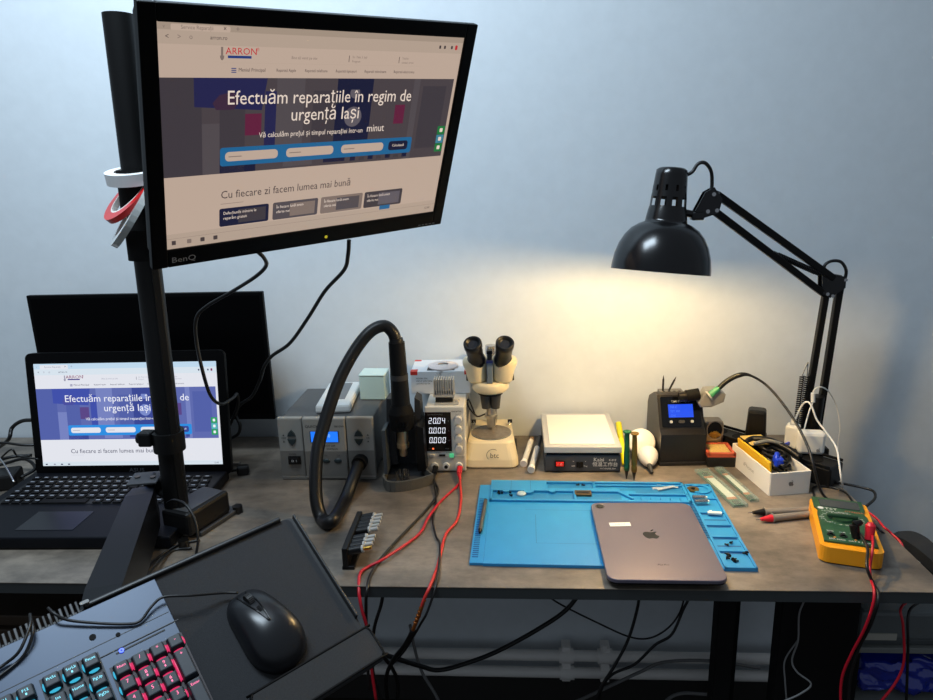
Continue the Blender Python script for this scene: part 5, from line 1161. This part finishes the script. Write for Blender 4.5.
mb = MB(); bar(mb, h1, V(836, 280, 1.43)); mb.build('upper_arm_rod', lamp, True)
mb = MB(); bar(mb, h2, V(824, 294, 1.43)); mb.build('upper_arm_rod', lamp, True)
l1, l2 = V(826, 292, 1.43), V(840, 284, 1.44)
mb = MB(); bar(mb, l1, Vector((V(803, 425, YA).x, YA, D + .035)), .0062); mb.build('lower_arm_rod', lamp, True)
mb = MB(); bar(mb, l2, Vector((V(817, 430, YA).x, YA, D + .035)), .0065); mb.build('lower_arm_rod', lamp, True)
mb = MB()
for dy in (-.010, .010):
    P4 = [V(820, 272, 1.43), V(844, 276, 1.43), V(843, 287, 1.43), V(828, 297, 1.43), V(820, 293, 1.43)]
    vs = [p + Vector((0, dy - .001, 0)) for p in P4] + [p + Vector((0, dy + .001, 0)) for p in P4]
    mb.add(vs, [(4, 3, 2, 1, 0), (5, 6, 7, 8, 9)] + [(k, (k + 1) % 5, 5 + (k + 1) % 5, 5 + k) for k in range(5)], m_lb)
for p in (V(843, 279, 1.43), V(825, 293, 1.43), V(830, 295, 1.43)): mb.cyl(p + Vector((0, -.013, 0)), p + Vector((0, .013, 0)), .0035, M_steel, seg=12)
mb.build('elbow_plate', lamp, True)
mb = MB()
for dy in (-.009, .009):
    P4 = [V(704, 192, 1.268), V(713, 187, 1.268), V(721, 199, 1.268), V(717, 213, 1.268), V(698, 219, 1.268), V(692, 214, 1.268)]
    vs = [p + Vector((0, dy - .001, 0)) for p in P4] + [p + Vector((0, dy + .001, 0)) for p in P4]
    mb.add(vs, [tuple(reversed(range(6))), tuple(range(6, 12))] + [(k, (k + 1) % 6, 6 + (k + 1) % 6, 6 + k) for k in range(6)], m_lb)
for p in (V(712, 194, 1.268), V(715, 210, 1.268), V(706, 211, 1.268)): mb.cyl(p + Vector((0, -.013, 0)), p + Vector((0, .013, 0)), .0035, M_steel, seg=12)
nk = HB @ Vector((0, 0, .070)); mb.cyl(V(697, 215, 1.262), nk, .0065, m_lb, seg=14)
mb.box(tuple(V(697, 216, 1.262)), (.022, .02, .014), m_lb, .003)
mb.build('head_joint', lamp, True)
def spring(mb, a, b_, r, n):
    a, b_ = Vector(a), Vector(b_); B = basis(a, b_ - a); L = (b_ - a).length
    mb.tube([B @ Vector((r * math.cos(k * PI / 3), r * math.sin(k * PI / 3), L * k / (6 * n))) for k in range(6 * n + 1)], .0015, M_black, seg=5, n=1)
for dy in (-.012, .012):
    mb = MB(); o_ = Vector((0, dy, 0)); s0, s1 = V(775, 254, 1.37), V(818, 273, 1.42); spring(mb, s0 + o_, s1 + o_, .0045, 26)
    mb.cyl(V(763, 250, 1.355) + o_, s0 + o_, .0012, M_steel, seg=6); mb.cyl(s1 + o_, V(829, 276, 1.43) + o_, .002, M_black, seg=6); mb.build('spring', lamp, True)
for dx in (-2, 3):
    mb = MB(); spring(mb, V(804 + dx, 376, 1.44), V(797 + dx, 428, 1.445), .004, 26); mb.cyl(V(804 + dx, 376, 1.44), V(808, 362, 1.445), .0012, M_steel, seg=6); mb.build('spring', lamp, True)
mb = MB(); bx_, by_ = bs.x, YA
mb.cyl((bx_ + .002, by_, D + .018), (bx_ + .002, by_, D + .062), .012, M_black, seg=20); mb.box((bx_ + .002, by_, D + .045), (.034, .022, .03), M_black, .003)
mb.box((bx_ + .005, by_, D + .009), (.05, .05, .018), M_black, .003)
mb.build('base_clamp', lamp, True)
mb = MB(); mb.tube([HB @ Vector((.02, .0, .012)), V(692, 172, 1.26), V(698, 164, 1.26), V(705, 163, 1.26), V(711, 171, 1.265), V(712, 184, 1.27), V(711, 193, 1.27)], .0032, M_cable, seg=10)
mb.build('cord', lamp, True); mb = MB(); mb.tube([V(824, 272, 1.43), V(825, 265, 1.43), V(832, 261, 1.43), V(841, 262, 1.43), V(846, 270, 1.43), V(845, 279, 1.435), V(843, 286, 1.44)], .0032, M_cable, seg=10)
mb.tube([V(843, 286, 1.455), V(832, 350, 1.465), V(822, 410, 1.465), V(818, 436, 1.465)], .0032, M_cable, seg=8)
mb.build('cord', lamp, True)
mb = MB(); mb.cyl(V(818, 396, 1.435), V(812, 440, 1.44), .013, M_rubber, r1=.012, seg=14); mb.build('cable_wrap', lamp, True)

# ------------------------------------------------------------------ cables from the wide monitor and behind the laptop
mb = MB(); mb.tube([V(258, 252, 1.10), V(264, 258, 1.11), V(266, 266, 1.13), V(255, 277, 1.15), V(233, 291, 1.18), V(206, 307, 1.2), V(196, 320, 1.2), V(197, 345, 1.2), V(205, 380, 1.2), V(212, 398, 1.22), V(222, 404, 1.26), V(233, 398, 1.3), V(237, 394, 1.33), V(238, 405, 1.37), V(230, 425, 1.38)], .0033, M_cable, seg=10)
tag(mb.build('monitor_cable'), 'black cable dropping from the high monitor across the laptop screen corner', 'cable')
mb = MB(); mb.tube([V(349, 240, 1.19), V(348, 255, 1.2), V(344, 270, 1.22), V(325, 291, 1.25), V(308, 318, 1.28), V(290, 343, 1.31), V(272, 356, 1.33), V(264, 367, 1.34), V(260, 380, 1.37), V(252, 396, 1.385), V(240, 405, 1.385), V(236, 415, 1.385), V(240, 425, 1.38), V(238, 434, 1.38), V(228, 440, 1.38)], .0036, M_cable, seg=10)
tag(mb.build('monitor_cable'), 'black cable swinging from the high monitor to behind the laptop over bare wall', 'cable')
p = G(234, 464, .003); us = thing('usb_stick', 'small silver usb stick lying beside the laptop', 'usb stick', (p.x, p.y, D), .1)
mb = MB(); mb.box((0, 0, .0035), (.026, .013, .007), M_steel, .0008); mb.build('shell', us); mb = MB(); mb.box((-.018, 0, .0035), (.012, .010, .005), M_lgrey, .0005); mb.build('connector', us)
p = G(243, 470, .01); pg = thing('cable_plug', 'black cable plug lying on the desk right of the laptop', 'plug', (p.x, p.y, D), .3)
mb = MB(); mb.box((0, 0, .011), (.026, .02, .02), M_rubber, .005); mb.build('body', pg)
mb = MB(); mb.tube([(-.01, 0, .011), (-.03, .004, .009), (-.05, -.01, .006), (-.06, -.05, .005), (-.04, -.07, .004)], .003, M_cable, seg=8); mb.build('cord', pg)
for lab, pts, r in (
  ('black cable arching up at the laptop left rear corner', [G(-8, 452, .01), V(8, 440, 1.36), V(12, 428, 1.37), V(22, 421, 1.37), V(36, 420, 1.36)], .0042),
  ('black cable running level into the laptop left side', [V(-20, 443, 1.3), V(5, 443, 1.3), V(22, 445, 1.3), V(38, 445, 1.31)], .0028),
  ('thin black cable sagging low at the laptop left side', [G(-10, 470, .01), V(10, 450, 1.30), V(18, 456, 1.30), V(38, 459, 1.29)], .002)):
    mb = MB(); mb.tube(pts, r, M_cable, seg=8); tag(mb.build('laptop_cable'), lab, 'cable')
p = G(4, 480, .0); pw_ = thing('power_brick', 'black charger brick lying on the desk left of the laptop', 'adapter', (-1.09, 1.27, D), .35)
mb = MB(); mb.box((0, 0, .017), (.12, .055, .034), M_rubber, .006); mb.build('body', pw_)
mb = MB(); mb.tube([(.06, 0, .015), (.08, .03, .02), (.05, .07, .03), (.0, .08, .02), (-.03, .06, .03), (.03, .05, .045), (.07, .06, .04)], .0035, M_cable, seg=8); mb.build('cord', pw_)
mb = MB(); mb.tube([V(-6, 452, 1.22), V(4, 464, 1.16), V(14, 482, 1.12)], .0016, M_steel, seg=6); tag(mb.build('metal_pin'), 'thin grey metal pin slanting at the laptop left side', 'pin')
# cables round the pole foot
for lab, pts, r in (
  ('thin black cable hooping in front of the pole foot', [V(167, 503, 1.04), V(175, 500, 1.02), V(186, 505, 1.0), V(195, 520, .985), V(198, 540, .97), V(196, 555, .96)], .0022),
  ('black cable running from under the pole foot to the tray edge', [G(192, 548, .003), G(170, 552, .003), V(150, 572, .93), V(140, 582, .9)], .0025),
  ('second black cable beneath the pole foot, lying closer to the arm', [G(200, 540, .003), G(178, 545, .003), G(155, 560, .004), V(142, 578, .9)], .002)):
    mb = MB(); mb.tube(pts, r, M_cable, seg=8); tag(mb.build('floor_cable' if False else 'desk_cable'), lab, 'cable')

# ------------------------------------------------------------------ under the desk
m_pipe = mat('pipe_white', (232, 230, 226), .5)
for z, lab in ((.172, 'upper white heating pipe along the wall under the desk'), (.122, 'lower white heating pipe along the wall under the desk')):
    mb = MB(); mb.cyl((-2.2, 1.515, z), (2.2, 1.515, z), .0135, m_pipe, seg=18); tag(mb.build('heating_pipe'), lab, 'pipe')
for x, s, lab in ((.128, 1, 'white pipe bracket gripping both heating pipes'), (.225, 0, 'small white pipe bracket with a stub on the upper pipe')):
    t = thing('pipe_bracket', lab, 'bracket', (x, 1.515, .10))
    mb = MB(); mb.cyl((-.018, 0, .072), (.018, 0, .072), .0185, m_pipe, seg=18)
    if s: mb.cyl((-.016, 0, .022), (.020, 0, .022), .0175, m_pipe, seg=18)
    mb.build('sleeve', t); mb = MB(); mb.box((0, .010, .05), (.022, .034, .10), m_pipe, .002)
    if not s: mb.cyl((-.004, -.004, .08), (-.004, -.004, .108), .006, m_pipe, seg=14)
    mb.build('mount', t)
def ucab(lab, pts, r, m=M_cable, nm='hanging_cable'):
    mb = MB(); mb.tube(pts, r, m, seg=8); tag(mb.build(nm), lab, 'cable')
ucab('thick black cable sagging left under the desk across the wall', [V(582, 590, 1.42), V(566, 610, 1.42), V(540, 628, 1.41), V(500, 650, 1.40), V(470, 662, 1.39), V(440, 670, 1.37), V(420, 666, 1.35), V(385, 655, 1.3), V(360, 650, 1.28)], .0052)
ucab('thin black cable sagging in a wide loop under the desk', [V(540, 590, 1.45), V(560, 604, 1.45), V(600, 624, 1.45), V(630, 637, 1.45), V(650, 638, 1.45), V(668, 628, 1.44), V(680, 612, 1.44), V(686, 590, 1.44)], .0022)
ucab('black cable hanging straight from the desk to the floor', [V(640, 590, 1.44), V(637, 610, 1.44), V(628, 640, 1.43), V(615, 665, 1.42), V(600, 690, 1.41), V(592, 720, 1.4)], .0036)
ucab('black cable curving down left to join the straight hanging one', [V(694, 590, 1.44), V(684, 608, 1.44), V(672, 634, 1.43), V(655, 645, 1.43), V(635, 664, 1.43), V(613, 674, 1.425), V(602, 688, 1.42), V(596, 712, 1.42)], .0032)
ucab('black cable crossing down from the copper splice below the desk', [V(413, 630, .94), V(405, 645, 1.0), V(392, 662, 1.1), V(386, 680, 1.2), V(388, 705, 1.3)], .0042)
ucab('short black cable hanging under the desk edge by the red lead', [V(384, 588, 1.0), V(381, 605, 1.0), V(374, 630, 1.0), V(372, 665, 1.02), V(380, 700, 1.05)], .003)
ucab('black cable snaking behind the tray corner toward the floor', [V(378, 650, 1.2), V(392, 668, 1.22), V(398, 685, 1.24), V(396, 710, 1.25)], .004)
m_gc = mat('grey_cable', (110, 110, 110), .5)
ucab('pale grey cable hanging from the desk to the left floor', [V(410, 625, 1.46), V(415, 650, 1.46), V(422, 672, 1.46), V(434, 692, 1.44), V(446, 715, 1.42)], .004, m_gc)
ucab('pale grey cable snaking up right along the pipes', [V(530, 715, 1.40), V(570, 704, 1.42), V(610, 686, 1.46), V(640, 672, 1.47), V(665, 662, 1.475), V(712, 661, 1.475), V(760, 668, 1.475)], .004, m_gc)
ucab('pale grey cable rising in a low arch near the floor', [V(655, 712, 1.40), V(675, 695, 1.40), V(700, 694, 1.40), V(720, 698, 1.40), V(740, 716, 1.38)], .004, m_gc)
ucab('thin grey cable dangling in front of the wide black leg panel', [V(804, 601, .97), V(799, 615, .965), V(798, 640, .96), V(792, 660, .96), V(797, 672, .955), V(811, 684, .95), V(800, 694, .95), V(782, 702, .95)], .0015, m_gc)
ucab('thin grey cable dropping left of its twin by the leg panel', [V(798, 640, .962), V(785, 660, .962), V(785, 680, .96), V(787, 705, .96)], .0013, m_gc)
# flat case, shelf rack and blue bag under the right desk end
m_gb = mat('dark_crate', (92, 98, 100), .5)
rk = thing('shelf_rack', 'low two-tier shelf rack standing right of the leg panel under the desk end', 'shelf', (0.65, 1.09, 0))
for z in (.595, .492):
    mb = MB(); mb.box((0, 0, z), (.195, .17, .010), mat('rack_grey', (120, 124, 122), .5), .001); mb.build('shelf', rk)
for sx in (-.094, .094):
    for sy in (-.08, .08):
        mb = MB(); mb.box((sx, sy, .30), (.008, .008, .60), M_matte); mb.build('leg', rk)
cr = thing('flat_case', 'flat dark grey case with a strip of pale tape on the upper rack shelf', 'case', (0.65, 1.085, 0.6005))
mb = MB(); mb.box((0, 0, .036), (.188, .15, .052), m_gb, .006); mb.build('lid', cr)
mb = MB(); mb.box((0, 0, .006), (.184, .146, .0105), mat('case_low', (70, 76, 78), .5), .002); mb.build('bottom', cr)
mb = MB(); mb.box((-.062, -.0762, .018), (.052, .002, .012), mat('tape_pale', (170, 168, 158), .5)); mb.build('tape', cr)
bl_b = thing('plastic_bag', 'shiny crumpled dark blue plastic bag stuffed on the lower rack shelf', 'bag', (0.65, 1.085, 0.498))
from mathutils import noise
b = bmesh.new(); bmesh.ops.create_cube(b, size=1); bmesh.ops.subdivide_edges(b, edges=list(b.edges), cuts=20, use_grid_fill=True)
for v in b.verts:
    c = v.co; n1 = noise.noise(Vector((c.x * 5, c.y * 5, c.z * 4))); n2 = noise.noise(Vector((c.x * 13, c.y * 11, c.z * 12)))
    k = 1 - .25 * max(0, c.length - .55)
    v.co = Vector((c.x * .165 * k, c.y * .14 * k + (n1 * .014 + n2 * .006), .038 + c.z * .060 * k + (.010 * n1 + .004 * n2 if c.z > -.4 else 0)))
bag = MB(); bag.merge(b, mat('bag_blue', (16, 40, 150), .15, coat=.7), None, True); bag.build('film', bl_b)
# brown drawer unit at the left under the desk
dw = thing('drawer_unit', 'brown wooden drawer unit standing under the desk behind the tray comb', 'drawer unit', (-1.10, 1.33, 0))
m_br = mat('brown_wood', (64, 50, 36), .5, noise=.3, nscale=12)
mb = MB(); mb.box((0, 0, .27), (.52, .38, .54), m_br, .002); mb.build('carcass', dw)
for k in range(3):
    mb = MB(); mb.box((0, -.196, .10 + k * .17), (.49, .014, .155), m_br, .002); dr_ = mb.build('drawer', dw)
    mb = MB(); mb.cyl((-.05, -.212, .10 + k * .17), (.05, -.212, .10 + k * .17), .005, M_dsteel); mb.build('handle', dr_)
p = V(-2, 600, 1.0); gl = thing('cable_tidy', 'grey round cable tidy fixed under the left desk edge', 'cable tidy', (p.x - .02, 1.0, D - .021))
mb = MB(); mb.lathe([(0, -.03), (.03, -.028), (.042, -.015), (.045, 0), (0, 0)], M_grey, seg=24); mb.build('cup', gl)
# office chair beyond the right edge
oc = thing('office_chair', 'black office chair standing beyond the right end of the desk, its armrest showing', 'chair', (1.07, 1.10, 0))
m_ch = mat('chair_black', (26, 27, 29), .6)
mb = MB(); P_ = [V(884, 535, 1.20), V(896, 538, 1.17), V(912, 546, 1.13), V(930, 561, 1.06), V(950, 590, .98)]
def flat(mb, pts, w_, th, m):
    P = catmull(pts, 6); vs = []; wv = Vector((.83, .5, 0)).normalized()
    for i, p in enumerate(P):
        s_ = math.sin(PI * min(1, max(.02, i / (len(P) - 1)) * .9 + .06)) ** .35
        for a, c_ in ((-1, -1), (1, -1), (1, 1), (-1, 1)): vs.append(p + wv * (a * w_ / 2 * s_) + Vector((0, 0, c_ * th / 2)))
    n = len(P); fs = [(i * 4 + k, i * 4 + (k + 1) % 4, i * 4 + 4 + (k + 1) % 4, i * 4 + 4 + k) for i in range(n - 1) for k in range(4)] + [(3, 2, 1, 0), tuple(range(4 * n - 4, 4 * n))]
    mb.add(vs, fs, m)
a0, a1 = V(890, 538, 1.22) , V(945, 583, .96)
A_ = [V(893, 538, 1.21), V(905, 539, 1.19), V(917, 545, 1.16), V(928, 554, 1.12), V(945, 571, 1.07)]
flat(mb, A_, .045, .020, m_ch); mb.build('armrest', oc, True)
mb = MB(); mb.tube([tuple(A_[3] - Vector((0, 0, .012))), (.80, 1.10, .60), (.85, 1.10, .48), (.92, 1.10, .44)], .012, m_ch, seg=12); mb.build('armrest_post', oc, True)
mb = MB(); mb.tube([(1.34, 1.1, D - .045), (1.32, 1.1, .60), (1.28, 1.10, .48), (1.22, 1.10, .44)], .012, m_ch, seg=12); mb.build('armrest_post', oc, True)
mb = MB(); flat(mb, [Vector((1.34, 1.22, D - .045)), Vector((1.34, 1.12, D - .032)), Vector((1.34, 1.0, D - .05))], .05, .02, m_ch); mb.build('armrest', oc, True)
mb = MB(); mb.box((1.07, 1.10, .44), (.42, .42, .07), m_ch, .03); mb.build('seat', oc, True)
mb = MB(); mb.box((1.07, .87, .70), (.40, .05, .5), m_ch, .02); mb.build('backrest', oc, True)
mb = MB(); mb.cyl((1.07, 1.10, .10), (1.07, 1.10, .41), .025, M_dsteel, seg=18)
for k in range(5):
    a = 2 * PI * k / 5 + .3; mb.cyl((1.07, 1.10, .1), (1.07 + .25 * math.cos(a), 1.10 + .25 * math.sin(a), .06), .017, M_black, r1=.012)
mb.build('star_base', oc, True)
for k in range(5):
    a = 2 * PI * k / 5 + .3; x, y = 1.07 + .25 * math.cos(a), 1.10 + .25 * math.sin(a); mb = MB(); mb.cyl((x - .01, y, .027), (x + .01, y, .027), .027, M_black, seg=18); mb.build('caster', oc, True)

# ------------------------------------------------------------------ light
def light(name, kind, loc, energy, col, size=None, target=None, sizey=None, spread=None):
    l = bpy.data.lights.new(name, kind); l.energy = energy; l.color = col
    if kind == 'AREA': l.shape = 'RECTANGLE'; l.size = size; l.size_y = sizey or size
    if kind == 'POINT' or kind == 'SPOT': l.shadow_soft_size = size
    if spread: l.spread = spread
    o = bpy.data.objects.new(name, l); o.location = loc; COL.objects.link(o)
    if target is not None: o.rotation_euler = (Vector(target) - Vector(loc)).to_track_quat('-Z', 'Y').to_euler()
    return o
light('bulb_light', 'POINT', LIGHTPOS, 11.0, (1.0, .68, .30), .022)
light('ceiling_panel', 'AREA', (-0.60, 0.70, 2.5), 31, (.72, .87, 1.0), .8, (-.55, 1.5, 1.2), .4)
wd_ = bpy.data.worlds.new('world'); S.world = wd_; wd_.use_nodes = True
bg = wd_.node_tree.nodes['Background']; bg.inputs[0].default_value = (.76, .87, 1.0, 1); bg.inputs[1].default_value = .23
S.view_settings.view_transform = 'Standard'; S.view_settings.look = 'None'; S.view_settings.exposure = 0; S.view_settings.gamma = 1
